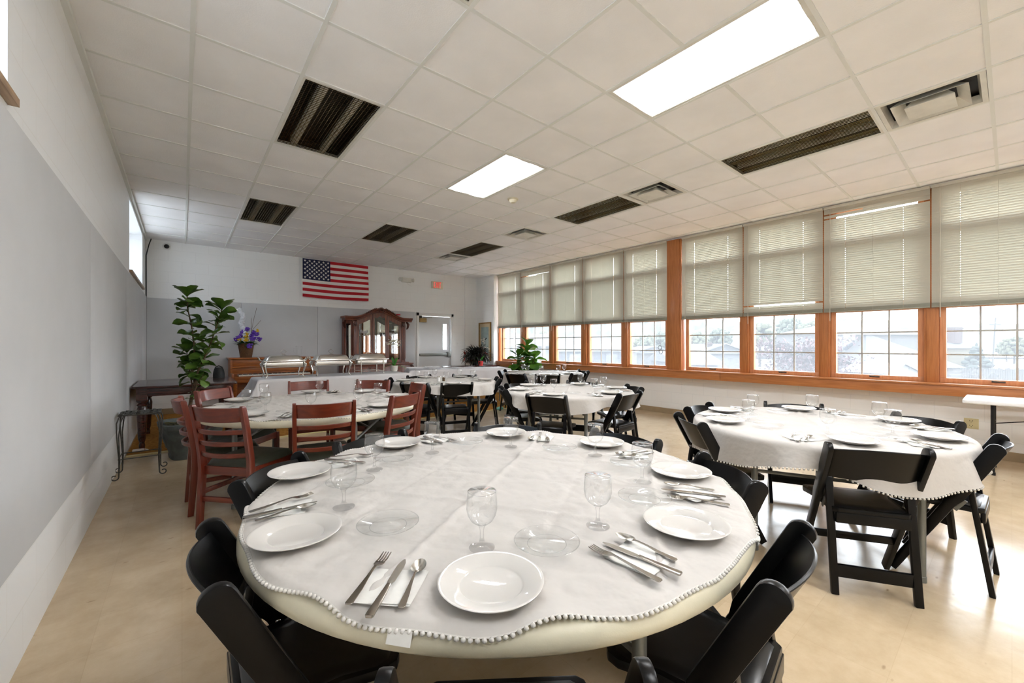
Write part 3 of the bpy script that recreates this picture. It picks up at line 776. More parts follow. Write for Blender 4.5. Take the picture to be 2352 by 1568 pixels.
# ------------------------------------------------------------------ black resin folding chair (faces +y, root under its middle)
def folding_chair():
    t=thing('folding_chair','','chair')
    S=math.hypot(.41,.785); 
    yt,zt=-.22,.79; yf,zf=.19,0
    dv=Vector((yt-yf,zt-zf)).normalized(); nv=Vector((-dv.y,dv.x))   # nv points backward-down
    if nv.x>0: nv=-nv
    def P(s,o): q=Vector((yf,zf))+dv*s+nv*o; return (q.x,q.y)
    L=math.hypot(yt-yf,zt-zf)
    for sx in (-1,1):
        poly=[]
        # front edge up
        for s,o in ((0.012,-.024),(L*.55,-.024),(L*.60,-.036),(L*.955,-.036),*[(L*.96+.034*math.sin(k*PI/10),-.036*math.cos(k*PI/10)) for k in range(1,10)],(L*.955,.034),(L*.62,.034),(L*.57,.024),(0.0,.024)): poly.append(P(s,o))
        poly=[(a,max(b,0)) for a,b in poly]
        m=MB(); m.prism(poly,0,sx*.205-.0125,sx*.205+.0125); m.build('leg',M['black'],t,bevel=.005,seg=2)
    for sx in (-1,1):
        m=MB(); m.prism([(-.204,0),(-.180,0)]+[(-.110+.012*math.cos(k*PI/8),.575+.016*math.sin(k*PI/8)) for k in range(9)],0,sx*.173-.017,sx*.173+.017)
        m.build('leg',M['black'],t,bevel=.005)
    # curved back panel between the posts
    def bp(u,v):
        x=(u*2-1)*.194; bow=(1-(u*2-1)**2); s=L*(.755+.205*v)+bow*(.020*v+.014)
        q=Vector((yf,zf))+dv*s+nv*(.004+.036*bow)
        return x,q
    m=MB(); n=16; k=5; th=.009
    vs=[]
    for side in (-1,1):
        for i in range(n+1):
            for j in range(k+1):
                x,q=bp(i/n,j/k); q=q+nv*(side*th/2); vs.append((x,q.x,q.y))
    w=k+1; off=(n+1)*w; fs=[]
    for i in range(n):
        for j in range(k):
            a=i*w+j; fs.append((a,a+w,a+w+1,a+1)); fs.append((off+a,off+a+1,off+a+w+1,off+a+w))
        fs.append((i*w,off+i*w,off+(i+1)*w,(i+1)*w)); fs.append((i*w+k,(i+1)*w+k,off+(i+1)*w+k,off+i*w+k))
    for j in range(k): fs.append((j,j+1,off+j+1,off+j)); fs.append((n*w+j,off+n*w+j,off+n*w+j+1,n*w+j+1))
    m.add(vs,fs); m.build('backrest',M['black'],t,bevel=.002,seg=1)
    # seat: frame with a domed vinyl pad
    def outline(g):
        return [(-.150+g,-.165+g),(.150-g,-.165+g),(.172-g,-.14+g),(.182-g,.06),(.208-g,.16-g),(.200-g,.195-g),(.18-g,.21-g),(-.18+g,.21-g),(-.200+g,.195-g),(-.208+g,.16-g),(-.182+g,.06),(-.172+g,-.14+g)]
    m=MB(); m.prism(outline(0),2,.412,.440)
    m.build('seat_frame',M['black'],t,bevel=.006)
    m=MB(); o=outline(.016); vs=[(x,y,.438) for x,y in o]+[(x*.96,y*.96,.4455) for x,y in o]+[(x*.72,y*.72+.004,.4475) for x,y in o]+[(0,.01,.446)]
    fs=[]
    for r in range(2):
        for i in range(12): fs.append((r*12+i,r*12+(i+1)%12,(r+1)*12+(i+1)%12,(r+1)*12+i))
    for i in range(12): fs.append((24+i,24+(i+1)%12,36))
    m.add(vs,fs); m.build('seat_pad',M['vinyl'],t,ang=60)
    m=MB(); m.box(-.158,.158,-.168,-.148,.362,.418); m.build('seat_apron',M['black'],t,bevel=.004)
    m=MB(); m.box(-.158,.158,-.183,-.163,.085,.150); m.build('rear_stretcher',M['black'],t,bevel=.004)
    q=P(L*.26,0); m=MB(); m.box(-.196,.196,q[0]-.010,q[0]+.010,q[1]-.02,q[1]+.02); m.build('front_stretcher',M['black'],t,bevel=.004)
    for sx in (-1,1):
        q=P(L*.545,.0); m=MB(); m.ell((sx*.190,q[0],q[1]),(.006,.008,.008),8,6); m.build('bolt',M['chrome'],t)
        m=MB(); m.bar((sx*.184,-.10,.47),(sx*.184,-.06,.41),.016,.006,up=(1,0,0)); m.build('hinge_link',M['gmetal'],t)
    return t
# ------------------------------------------------------------------ mahogany ladder-back chair
def ladder_chair():
    t=thing('ladder_back_chair','','chair')
    def back(z):   # y of the back posts at height z
        return -.215+(0-.03)*max(0,(.42-z)/.42)-.075*max(0,(z-.45)/.43)**1.25
    for sx in (-1,1):
        m=MB()
        zs=[0,.15,.3,.42,.5,.6,.7,.8,.865,.88]
        vs=[];wd=.022
        for z in zs:
            y=back(z); h=.019 if z<.86 else .016; d=.019+.006*(1-abs(z-.45)/.45)
            if z>.87: d*=.7
            x=sx*(.192+.008*(z/.88))
            for a,b in ((-1,-1),(1,-1),(1,1),(-1,1)): vs.append((x+a*h*.75,y+b*d,z))
        fs=[(3,2,1,0),tuple(len(vs)-4+k for k in range(4))]
        for i in range(len(zs)-1):
            for k in range(4): fs.append((i*4+k,i*4+(k+1)%4,i*4+4+(k+1)%4,i*4+4+k))
        m.add(vs,fs); m.build('leg',M['red'],t,bevel=.004)
        m=MB(); m.bar((sx*.195,.205,.43),(sx*.195,.205,0),.038,.038,up=(0,1,0),w2=.028); m.build('leg',M['red'],t,bevel=.004)
    def slat(z0,z1,th,nm,arch=0,lift=0):
        m=MB(); n=12; vs=[]
        for side in (0,1):
            for i in range(n+1):
                u=i/n*2-1; bow=.058*(1-u*u)
                for z in (z0,z1):
                    zz=z+(arch*(1-u*u) if z==z1 else lift*(1-u*u))
                    vs.append((u*.190,back(min(z,.87))-bow+(side-.5)*th,zz))
        o=(n+1)*2; fs=[]
        for i in range(n):
            a=i*2; fs+=[(a,a+2,a+3,a+1),(o+a,o+a+1,o+a+3,o+a+2),(a,o+a,o+a+2,a+2),(a+1,a+3,o+a+3,o+a+1)]
        fs+=[(0,1,o+1,o),(n*2,o+n*2,o+n*2+1,n*2+1)]
        m.add(vs,fs); m.build(nm,M['redx'],t,bevel=.004,seg=1)
    slat(.768,.868,.022,'top_rail',.0,.0)
    slat(.680,.712,.018,'back_slat'); slat(.597,.629,.018,'back_slat'); slat(.514,.546,.018,'back_slat')
    m=MB()
    for a in (-1,1): m.box(a*.19-.011,a*.19+.011,-.20,.205,.375,.435)
    m.box(-.19,.19,.194,.216,.375,.435); m.box(-.19,.19,-.215,-.195,.375,.435); m.build('seat_apron',M['redx'],t,bevel=.004)
    m=MB()
    def pad(u,v):
        a,b=2*u-1,2*v-1; wx=.205+.018*(b*.5+.5); 
        sq=lambda q,p:math.copysign(abs(q)**p,q)
        x=a*wx; y=b*.215+.005
        e=max(abs(a),abs(b)); rr=1-max(0,(a*a*b*b))*.10
        h=.058*(1-e**6)**.5 if e<1 else 0
        return (x*rr,y*rr,.437+h*.62+ (.012 if e<1 else 0))
    m.grid(pad,14,14); m.build('seat_pad',M['green'],t,ang=70)
    m=MB(); m.box(-.19,.19,-.235,-.217,.19,.225)
    m.build('stretcher',M['redx'],t,bevel=.003)
    for a in (-1,1):
        m=MB(); m.box(a*.193-.009,a*.193+.009,-.21,.19,.235,.268); m.build('stretcher',M['redx'],t,bevel=.003)
    return t
# ------------------------------------------------------------------ tableware
def plate():
    o=MB().lathe([(0,.0055),(.069,.0055),(.0725,.0075),(.077,.0115),(.112,.0195),(.118,.0215),(.1195,.0205),(.1185,.0185),(.11,.0150),(.08,.004),(.072,0),(0,0)],seg=56).build('dinner_plate',M['china'],ang=60,weld=True)
    tag(o,'',"plate"); return o
def saucer():
    t=thing('glass_plate','','plate')
    MB().lathe([(0,.003),(.05,.003),(.056,.006),(.083,.0125),(.0888,.0145)],seg=48).build('dish',M['saucer'],t,ang=60,fix=False)
    m=MB()
    for r,z,w in ((.089,.0147,.0014),(.053,.0042,.0011)): m.tube([(r*math.cos(2*PI*k/48),r*math.sin(2*PI*k/48),z) for k in range(48)],w,5,closed=True)
    m.build('rim',M['gsolid'],t); return t
def goblet():
    t=thing('goblet','','glass')
    MB().lathe([(.006,.061),(.018,.0655),(.030,.075),(.0385,.090),(.0418,.106),(.0412,.126),(.039,.147),(.0382,.153)],seg=36).build('bowl',M['goblet'],t,ang=60,fix=False)
    MB().tube([(.0382*math.cos(2*PI*k/36),.0382*math.sin(2*PI*k/36),.1535) for k in range(36)],.0012,5,closed=True).build('rim',M['gsolid'],t)
    MB().lathe([(0,0),(.034,0),(.0352,.0018),(.030,.0045),(.016,.009),(.0085,.015),(.0058,.026),(.0055,.045),(.0075,.056),(.012,.0615),(0,.063)],seg=28).build('stem',M['gsolid'],t,ang=60,weld=True)
    return t
def ribbon(mb,secs,th):
    vs=[]
    for y,w,z in secs: vs+=[(-w/2,y,z),(w/2,y,z),(w/2,y,z+th),(-w/2,y,z+th)]
    fs=[(3,2,1,0),tuple(len(vs)-4+k for k in range(4))]
    for i in range(len(secs)-1):
        for k in range(4): fs.append((i*4+k,i*4+(k+1)%4,i*4+4+(k+1)%4,i*4+4+k))
    mb.add(vs,fs)
def fork():
    m=MB(); ribbon(m,[(-.1,.012,0),(-.096,.017,0),(-.05,.014,.002),(-.01,.008,.006),(.02,.006,.009),(.03,.008,.009),(.042,.022,.006),(.052,.0245,.004),(.058,.0245,.004)],.0026)
    for k in range(4):
        x=(k-1.5)*.0066; a=len(m.v); ribbon(m,[(.056,.0046,.004),(.075,.0042,.0035),(.099,.0026,.007)],.0022)
        for i in range(a,len(m.v)): v=m.v[i]; m.v[i]=(v[0]+x,v[1],v[2])
    o=m.build('fork',M['steel'],bevel=.0006,seg=1); return tag(o,'','cutlery')
def knife():
    t=thing('knife','','cutlery')
    m=MB(); ribbon(m,[(-.108,.013,0),(-.104,.018,0),(-.05,.015,0),(-.012,.011,.001),(0,.010,.002)],.0052); m.build('handle',M['steel'],t,bevel=.0012)
    m=MB(); ribbon(m,[(0,.010,.0025),(.012,.017,.002),(.07,.019,.002),(.09,.015,.002),(.106,.004,.002)],.0014); m.build('blade',M['chrome'],t,smooth=False); return t
def spoon():
    t=thing('spoon','','cutlery')
    m=MB(); ribbon(m,[(-.088,.011,0),(-.084,.016,0),(-.045,.012,.002),(-.01,.007,.007),(.02,.005,.009),(.034,.007,.008)],.0026); m.build('handle',M['steel'],t,bevel=.0006,seg=1)
    m=MB()
    def sp(u,v):
        a=2*PI*u; r=v; x=.0175*r*math.cos(a)*(1-.12*math.sin(a)); y=.058+.030*r*math.sin(a); return (x,y,.001+.0085*r*r)
    m.grid(sp,20,6,cu=True)
    m.build('bowl',M['chrome'],t,fix=False,weld=True); return t
def napkin():
    m=MB()
    for k,(s,r) in enumerate(((.066,0),(.064,.05))):
        a=len(m.v)
        def f(u,v):
            x,y=(2*u-1)*s,(2*v-1)*s; return (x,y,.0012+k*.0016+.004*max(0,(abs(2*u-1)*abs(2*v-1))-.55)+.0012*math.sin(6*u+k)*math.sin(5*v))
        m.grid(f,8,8); m.xf(Matrix.Rotation(PI/4+r,4,'Z'),a)
    o=m.build('paper_napkin',M['napkin'],fix=False); return tag(o,'','napkin')
FC=Maker(folding_chair()); LC=Maker(ladder_chair())
MK={'plate':Maker(plate()),'saucer':Maker(saucer()),'goblet':Maker(goblet()),'fork':Maker(fork()),'knife':Maker(knife()),'spoon':Maker(spoon()),'napkin':Maker(napkin())}
TXT={'plate':'white dinner plate','saucer':'clear glass side plate','goblet':'stemmed water goblet','fork':'steel fork','knife':'steel knife','spoon':'steel spoon','napkin':'white paper napkin under cutlery'}
GRP={'plate':'white dinner plates','saucer':'clear glass side plates','goblet':'water goblets','fork':'forks','knife':'knives','spoon':'spoons','napkin':'paper napkins'}
def put(kind,x,y,z,rz,where):
    z=rest(kind,x,y)+.0004
    MK[kind].at((x,y,z),rz,TXT[kind]+' '+where,GRP[kind])
ZT=TOP+.0062
CLOTH=[]   # (centre, height function) of each laid cloth
FOOT={'plate':.08,'saucer':.055,'goblet':.035,'fork':.012,'knife':.012,'spoon':.012,'napkin':.06}
def rest(kind,x,y):
    """height on which a piece comes to rest on the creased cloth"""
    best=None
    for c,fn in CLOTH:
        d=math.hypot(x-c[0],y-c[1])
        if best is None or d<best[0]: best=(d,c,fn)
    d,c,fn=best; f=FOOT[kind]; zs=[]
    pts=[(f*r*math.cos(a),f*r*math.sin(a)) for r in (0,.4,.7,1) for a in [k*PI/6 for k in range(12)]]
    if kind in ('fork','knife','spoon'): pts=[(.085*r*math.cos(a),.085*r*math.sin(a)) for r in (0,.25,.5,.75,1) for a in [k*PI/4 for k in range(8)]]
    zs=sorted(fn(x+a-c[0],y+b-c[1]) for a,b in pts)
    if kind=='napkin': return zs[int(len(zs)*.84)]
    if kind in ('fork','knife','spoon'): return max(zs[int(len(zs)*.9)],fn(x-c[0],y-c[1]))+.0045
    return zs[-3]
def pol(fn,Re):
    return lambda dx,dy: fn(min(.85,math.hypot(dx,dy)/Re),math.atan2(dy,dx))[2]
def setting(c,where,ap,rp,asr,rs,ag,rg,cut):
    """plate, side plate, goblet in polar degrees round the table centre; cut: (angle, radius, heading)"""
    def P(a,r): return c[0]+r*math.cos(R(a)),c[1]+r*math.sin(R(a))
    x,y=P(ap,rp); put('plate',x,y,ZT,R(ap),where)
    x,y=P(asr,rs); put('saucer',x,y,ZT,0,where)
    x,y=P(ag,rg); put('goblet',x,y,ZT,0,where)
    a,r,hd=cut
    x,y=P(a,r); put('napkin',x,y,ZT-.001,R(hd+random.uniform(-8,8)),where)
    side=Vector((math.cos(R(hd)),math.sin(R(hd)),0))   # pieces point along +y of their own frame
    for kind,o,al in (('fork',-.036,.012),('knife',0,-.012),('spoon',.036,.0)):
        up=Vector((-side.y,side.x,0))
        p=Vector((x,y,0))+side*o+up*al
        put(kind,p.x,p.y,ZT+.0045,R(hd)+random.uniform(-.05,.05),where)
def seats(cn,chairs,c,Rr,maker,yo,grp,tname,chair_txt,settings=True,clear=.0,dskip=()):
    for mid,nm in chairs:
        d=Vector((mid[0]-c[0],mid[1]-c[1])); r=max(d.length,Rr+clear); a=math.degrees(math.atan2(d.y,d.x)); d.normalize()
        # face the table centre: local +y -> -d
        rz=math.atan2(-d.y,-d.x)-PI/2+random.uniform(-.04,.04)
        r0=r-yo
        maker.at((c[0]+d.x*r0,c[1]+d.y*r0,0),rz,chair_txt+' '+nm+' '+tname,grp)
        if settings:
            if Rr>.8: setting(c,nm+' '+tname,a-2,Rr-.155,a+14,.58,a-8,.555,(a-18,Rr-.135,a-18+90))
            else: setting(c,nm+' '+tname,a-1,Rr-.155,a+20,.43,a-9,.42,(a-24,Rr-.14,a-24+90))
# --- the large near table
C1=(1.033,1.347)
t1='of the large near table'
round_table('large round cream plastic folding table nearest the camera, bare rim showing',C1,.914,(-99,79,-17,163),.75)
CLOTH.append((C1,lambda dx,dy:flat_pt(math.hypot(dx,dy)/edge_flat(math.atan2(dy,dx),.914,1.3),math.atan2(dy,dx),.914,1.3,R(33))[2]))
flat_cloth('white lace edged cloth lying flat on the large near table',C1,.914,1.3,R(33))
S1=[((.397,.476),'at the camera side'),((.046,1.237),'at the front left'),((.285,1.989),'at the left'),((.836,2.226),'at the back left'),((1.602,2.018),'at the back'),((1.93,1.40),'at the back right'),((1.80,.748),'at the right'),((1.186,.335),'at the front right')]

ch=[(p,n) for p,n in S1]
for mid,nm in ch:
    d=Vector((mid[0]-C1[0],mid[1]-C1[1])); r=max(d.length,.955); d.normalize(); r0=r-.22
    FC.at((C1[0]+d.x*r0,C1[1]+d.y*r0,0),(R(-1)-PI/2 if nm=='at the front left' else math.atan2(-d.y,-d.x)-PI/2),'black folding chair '+nm+' '+t1,'black folding chairs')
P1=[((.541,.741),(.774,.802),(.628,.902)),((.25,1.273),(.477,1.172),(.421,1.412)),((.383,1.868),(.507,1.617),(.653,1.757)),((.898,2.069),(.777,1.841),(.978,1.84)),((1.499,1.903),(1.213,1.888),(1.36,1.685)),((1.772,1.407),(1.528,1.488),(1.576,1.292)),((1.627,.879),(1.556,1.076),(1.414,.923)),((1.155,.608),(1.248,.806),(.971,.786))]
for (p,s,g),(mid,nm) in zip(P1,S1):
    w=nm+' '+t1
    put('plate',p[0],p[1],ZT,0,w); put('saucer',s[0],s[1],ZT,0,w); put('goblet',g[0],g[1],ZT,0,w)
def lay(kind,a,b,w):
    a=Vector(a);b=Vector(b); m_=(a+b)/2; d=b-a
    put(kind,m_.x,m_.y,ZT+.0045,math.atan2(d.y,d.x)-PI/2,w)
CUT=[(0,((.259,.855),(.412,1.008)),((.286,.799),(.431,.953)),((.345,.785),(.464,.925)),(.365,.88)),
(1,((.164,1.538),(.365,1.575)),((.149,1.505),(.358,1.50)),((.181,1.461),(.342,1.468)),(.27,1.52)),
(2,((.565,2.055),(.708,1.964)),((.525,2.035),(.651,1.871)),((.500,1.985),(.60,1.84)),(.585,1.945)),
(3,((1.149,2.12),(1.172,1.95)),((1.095,2.158),(1.10,1.95)),((1.045,2.12),(1.068,1.95)),(1.11,2.05)),
(4,((1.70,1.76),(1.56,1.61)),((1.675,1.79),(1.525,1.645)),((1.64,1.81),(1.50,1.69)),(1.605,1.715)),
(5,((1.81,1.13),(1.64,1.15)),((1.815,1.165),(1.62,1.18)),((1.805,1.205),(1.65,1.219)),(1.73,1.17)),
(6,((1.441,.605),(1.345,.775)),((1.492,.640),(1.382,.822)),((1.525,.69),(1.432,.845)),(1.45,.73)),
(7,((.846,.495),(.838,.71)),((.905,.487),(.885,.701)),((.954,.527),(.945,.700)),(.905,.60))]
for i,f,k,s,n in CUT:
    w=S1[i][1]+' '+t1
    put('napkin',n[0],n[1],ZT-.001,R(20*i),w); lay('fork',*f,w); lay('knife',*k,w); lay('spoon',*s,w)
o=MB().grid(lambda u,v:(.052*(u-.5),.026*(v-.5),.001*math.sin(5*u)),6,4).build('cloth_tag',M['napkin'],fix=False)
tc=bpy.data.objects['tablecloth']; o.parent=tc
aa=R(-140); pe=flat_pt(1,aa,.914,1.3,R(33)); o.location=(pe[0]+.011*math.cos(aa),pe[1]+.011*math.sin(aa),pe[2]-.010); o.rotation_euler=(R(-48),0,aa+PI/2+PI)
o.rotation_euler=(R(-62),0,aa-PI/2); o.name='care_tag'
# --- the table ringed by mahogany chairs
C2=(.99,4.15); t2='of the mahogany chair table'
round_table('round cream folding table ringed by mahogany ladder-back chairs',C2,.914,(-80,16,110,-158),.72)
CLOTH.append((C2,lambda dx,dy:flat_pt(math.hypot(dx,dy)/edge_flat(math.atan2(dy,dx),.90,2.9),math.atan2(dy,dx),.90,2.9,R(12))[2]))
flat_cloth('white scalloped cloth on the table ringed by mahogany chairs',C2,.90,2.9,R(12),nu=120,nb=300)
S2=[((.204,3.445),'at the front left'),((.03,4.10),'at the left'),((.30,4.72),'at the back left'),((1.119,5.035),'at the back'),((1.732,4.74),'at the back right'),((1.92,4.05),'at the right'),((1.467,3.362),'at the front right'),((.825,3.196),'at the camera side')]
seats('red',S2,C2,.914,LC,.27,'mahogany ladder-back chairs',t2,'mahogany ladder-back chair',True,.06)
# --- four smaller tables with hanging cloths and black chairs
def small(key,c,cam_label,tn,cloth_label,S,seed,rot,hang,legs,lace=True):
    round_table(cam_label,c,.762,legs,.62)
    hang_cloth(cloth_label,c,.762,seed,rot,hang,lace=lace)
    def hz(dx,dy):
        a=math.atan2(dy,dx); hg=hang*(1+.22*math.sin(4*a+seed)+.10*math.sin(7*a+seed*3)); return hang_pt(min(math.hypot(dx,dy),.735)/(.762+hg),a,.762,seed,rot,hang)[2]
    CLOTH.append((c,hz))
    seats(key,S,c,.762,FC,.22,'black folding chairs',tn,'black folding chair',True,.062)
small('T6',(3.42,.87),'round folding table at the right, its legs showing below a lace edged cloth','of the right hand table','white lace edged cloth hanging over the right hand table',
 [((2.71,.42),'at the camera side'),((2.758,1.441),'at the left'),((3.42,1.69),'at the back left'),((4.103,1.188),'at the back'),((4.115,.371),'at the back right'),((3.405,.03),'at the right')],4.1,R(25),.165,(165,-116,-15,64))
small('T4',(3.65,3.40),'round folding table in the middle of the room with a plain hanging cloth','of the middle table','plain white cloth hanging over the middle table',
 [((2.86,2.97),'at the camera side'),((2.93,3.80),'at the left'),((3.475,4.19),'at the back left'),((4.34,3.80),'at the back'),((4.37,2.95),'at the right'),((3.72,2.56),'at the front right')],5.7,R(40),.14,(178,-120,-1,66),False)
small('T3',(3.10,5.42),'round folding table standing just in front of the buffet tables','of the table before the buffet','white cloth hanging over the table before the buffet',
 [((2.42,5.02),'at the front left'),((2.84,4.64),'at the camera side'),((3.77,4.99),'at the right'),((3.75,5.91),'at the back right'),((3.061,6.24),'at the back'),((2.36,5.85),'at the left')],7.3,R(15),.13,(-129,-70,2,121),False)
small('T5',(5.40,5.70),'round folding table farthest away, beside the potted plant at the windows','of the far window table','white cloth hanging over the far window table',
 [((4.56,5.52),'at the left'),((4.86,5.02),'at the camera side'),((5.52,4.88),'at the front right'),((6.20,5.36),'at the back right'),((4.93,6.40),'at the back left')],9.2,R(30),.19,(-148,-53,50,158),False)
# salt and pepper on the table before the buffet
for dx,lab in ((-.028,'glass salt shaker with steel cap on the table before the buffet'),(.028,'glass pepper shaker, darker contents, on the table before the buffet')):
    t=thing('pepper_shaker' if dx>0 else 'salt_shaker',lab,'shaker',(2.98+dx,5.33+dx*-.8,ZT),0,'salt and pepper')
    MB().lathe([(0,0),(.02,0),(.021,.05),(.017,.06),(0,.06)],seg=12).build('jar',M['stem'] if dx>0 else M['white'],t)
    MB().lathe([(0,.06),(.018,.06),(.018,.072),(.01,.08),(0,.08)],seg=12).build('cap',M['chrome'],t)
# white folding table at the right edge
t=thing('rectangular_folding_table','white rectangular folding table with black legs under the windows at right','table',(6.46,-.62,0))
MB().box(-.31,.31,-.94,.94,.70,.742).build('tabletop',M['wplast'],t,bevel=.014,seg=3)
for sy in (-1,1):
    for sx in (-.21,.21):
        m=MB(); m.tube([(sx,sy*.74,.70),(sx,sy*.74,.02)],.015,10); m.lathe([(0,0),(.02,0),(.02,.03),(0,.03)],(sx,sy*.74,0),seg=10); m.build('leg',M['bmetal'],t)
    m=MB(); m.tube([(-.21,sy*.74,.14),(.21,sy*.74,.14)],.011,8); m.build('leg_crossbar',M['bmetal'],t)
    m=MB(); m.bar((-.1,sy*.74,.5),(-.1,sy*.3,.6),.022,.008); m.bar((-.1,sy*.3,.6),(-.1,sy*.1,.70),.022,.008); m.bar((-.21,sy*.74,.5),(.21,sy*.74,.5),.02,.012); m.build('leg_brace',M['bmetal'],t)
# ------------------------------------------------------------------ carpeted end of the room
t=thing('carpet','golden brown carpet covering the far end of the room','carpet',(0,0,0))
MB().box(XL+.012,6.55,6.46,YB-.015,.0,.008).build('pile',M['carpet'],t,smooth=False)
MB().box(XL+.012,6.55,6.42,6.46,.0,.012).build('edge_strip',M['strip'],t,bevel=.003)
o=MB().ell((0,0,.035),(.085,.05,.035),12,8).build('ball',M['teal']); solo(o,'small teal oval object on the floor at the carpet edge','ball',(4.86,6.36,0))
# ------------------------------------------------------------------ leaves
def leaf(mb,p,az,el,L,W,droop=.5,fold=.12,kind='fig',n=7,roll=0):
    p=Vector(p); h=Vector((math.cos(az),math.sin(az),0)); sd=Vector((-math.sin(az),math.cos(az),0)); vs=[]
    for i in range(n+1):
        u=i/n; e=el-droop*u; d=h*math.cos(e)+Vector((0,0,math.sin(e)))
        if i: p=p+d*(L/n)
        if kind=='fig': w=W*(.10+.9*math.sin(PI*min(1,u*.93+.03)**1.35)**.8)*(1-.14*math.sin(u*2*PI+.3))
        elif kind=='strap': w=W*math.sin(PI*min(1,.12+u*.88))**.6
        else: w=W*math.sin(PI*(.06+u*.94))
        if i==n: w*=.25
        up=(-h*math.sin(e)+Vector((0,0,math.cos(e))))
        s2=sd*math.cos(roll)+up*math.sin(roll); u2=up*math.cos(roll)-sd*math.sin(roll)
        wav=.05*w*math.sin(u*11)
        vs+=[p+s2*(w/2)+u2*(fold*w+wav),p+s2*(w/4)+u2*(fold*w*.35),p,p-s2*(w/4)+u2*(fold*w*.35),p-s2*(w/2)+u2*(fold*w-wav)]
    fs=[]
    for i in range(n):
        for j in range(4): fs.append((i*5+j,i*5+5+j,i*5+6+j,i*5+1+j))
    mb.add(vs,fs)
def along(pts,t):
    n=len(pts)-1; x=min(t*n,n-1e-6); i=int(x); a,b=Vector(pts[i]),Vector(pts[i+1]); return a+(b-a)*(x-i)
# ------------------------------------------------------------------ fiddle leaf fig in the grey planter
t=thing('fiddle_leaf_fig','tall fiddle leaf fig tree in a square grey planter near the left wall','potted plant',(.10,6.08,0),R(10))
m=MB()
prof=[(.21,0),(.215,.03),(.21,.05),(.215,.07),(.275,.33),(.29,.345),(.302,.36),(.31,.405),(.298,.41),(.282,.40),(.27,.33),(0,.33)]
def sq(mb,prof,seg=48,pw=4):
    vs=[];n=len(prof)
    for k in range(seg):
        a=2*PI*k/seg; f=(abs(math.cos(a))**pw+abs(math.sin(a))**pw)**(-1/pw)
        for r,z in prof: vs.append((r*f*math.cos(a),r*f*math.sin(a),z))
    fs=[]
    for k in range(seg):
        for i in range(n-1): fs.append((k*n+i,((k+1)%seg)*n+i,((k+1)%seg)*n+i+1,k*n+i+1))
    fs.append(tuple(k*n for k in reversed(range(seg)))); mb.add(vs,fs)
sq(m,prof)
for q in range(4):
    a0=len(m.v)
    for k,(lx,lz,la) in enumerate(((0,.12,90),(0,.17,60),(0,.17,120),(0,.22,50),(0,.22,130),(0,.26,90))):
        mm=Matrix.Translation((lx,0,lz))
        pts=[]
        for i in range(7):
            u=i/6; w=.013*math.sin(PI*u); x=.075*u*math.cos(R(la)); z=.075*u*math.sin(R(la)); pts.append(((x-w*math.sin(R(la)),z+w*math.cos(R(la))),(x+w*math.sin(R(la)),z-w*math.cos(R(la)))))
        vs=[]
        for (a,b) in pts:
            for (x,z),off in ((a,0),((a[0]/2+b[0]/2,a[1]/2+b[1]/2),.010),(b,0)):
                zz=z+lz; vs.append((x,-(.207+.235*zz)-.001-off,zz))
        fs=[]
        for i in range(6): fs+=[(i*3,i*3+1,i*3+4,i*3+3),(i*3+1,i*3+2,i*3+5,i*3+4)]
        m.add(vs,fs)
    m.xf(Matrix.Rotation(q*PI/2,4,'Z'),a0)
m.build('planter',M['pot'],t,fix=True)
m=MB(); m.grid(lambda u,v:((u-.5)*.46,(v-.5)*.46,.375+.02*noise.noise(Vector((u*7,v*7,1)))),16,16)
for i in range(60):
    a=random.uniform(0,2*PI); r=random.uniform(0,.2); leaf(m,(r*math.cos(a),r*math.sin(a),.375),random.uniform(0,6.28),.6,.06,.03,.9)
m.build('moss',M['soil'],t,fix=False)
rz=-R(10)
def loc(v): return Matrix.Rotation(rz,3,'Z')@Vector(v)
def S(l,z,dep=0): return loc(RT*l+FW*dep)+Vector((0,0,z))
base=S(-.05,.36); fork_=S(.03,.80)
left=[fork_,S(-.01,1.0),S(-.005,1.25,.03),S(-.03,1.5,.02),S(-.065,1.73,0),S(-.07,1.86,0)]
right=[fork_,S(.08,.98,-.03),S(.17,1.15,-.04),S(.26,1.35,-.05),S(.32,1.55,-.04),S(.36,1.70,-.03)]
third=[S(.0,.78),S(-.07,.92,.05),S(-.10,1.08,.06),S(-.12,1.2,.06)]
fourth=[S(.03,.80),S(.10,.86,-.04),S(.17,.95,-.06)]
m=MB(); m.tube([base,S(-.04,.55),S(-.01,.7),fork_],[.02,.018,.017,.016],8)
m.tube(left,[.013,.011,.010,.008,.006,.005],7); m.tube(right,[.013,.011,.010,.008,.006,.005],7); m.tube(third,[.008,.007,.006,.004],6); m.tube(fourth,[.005,.004,.004],5)
m.build('trunk',M['stem'],t)
m=MB()
rnd=random.Random(3)
def clothe(st,n,t0,L0,L1,tip=True):
    for i in range(n):
        f=t0+(1-t0)*i/n; az=i*2.4+rnd.uniform(-.4,.4); leaf(m,along(st,f),az,rnd.uniform(-.15,1.0),rnd.uniform(L0,L1),rnd.uniform(.095,.135),rnd.uniform(.2,1.4),rnd.uniform(.0,.25),roll=rnd.uniform(-.85,.85))
    if tip:
        for k in range(5): leaf(m,st[-1],k*1.3,rnd.uniform(.7,1.15),L1*1.05,.12,.6,.15)
clothe(left,38,.12,.13,.185); clothe(right,36,.2,.13,.185); clothe(third,15,.1,.12,.16); clothe(fourth,5,.4,.12,.16,False)
clothe([S(-.03,.62),S(.0,.78)],4,0,.12,.16,False)
m.build('foliage',M['leaf'],t,fix=False)
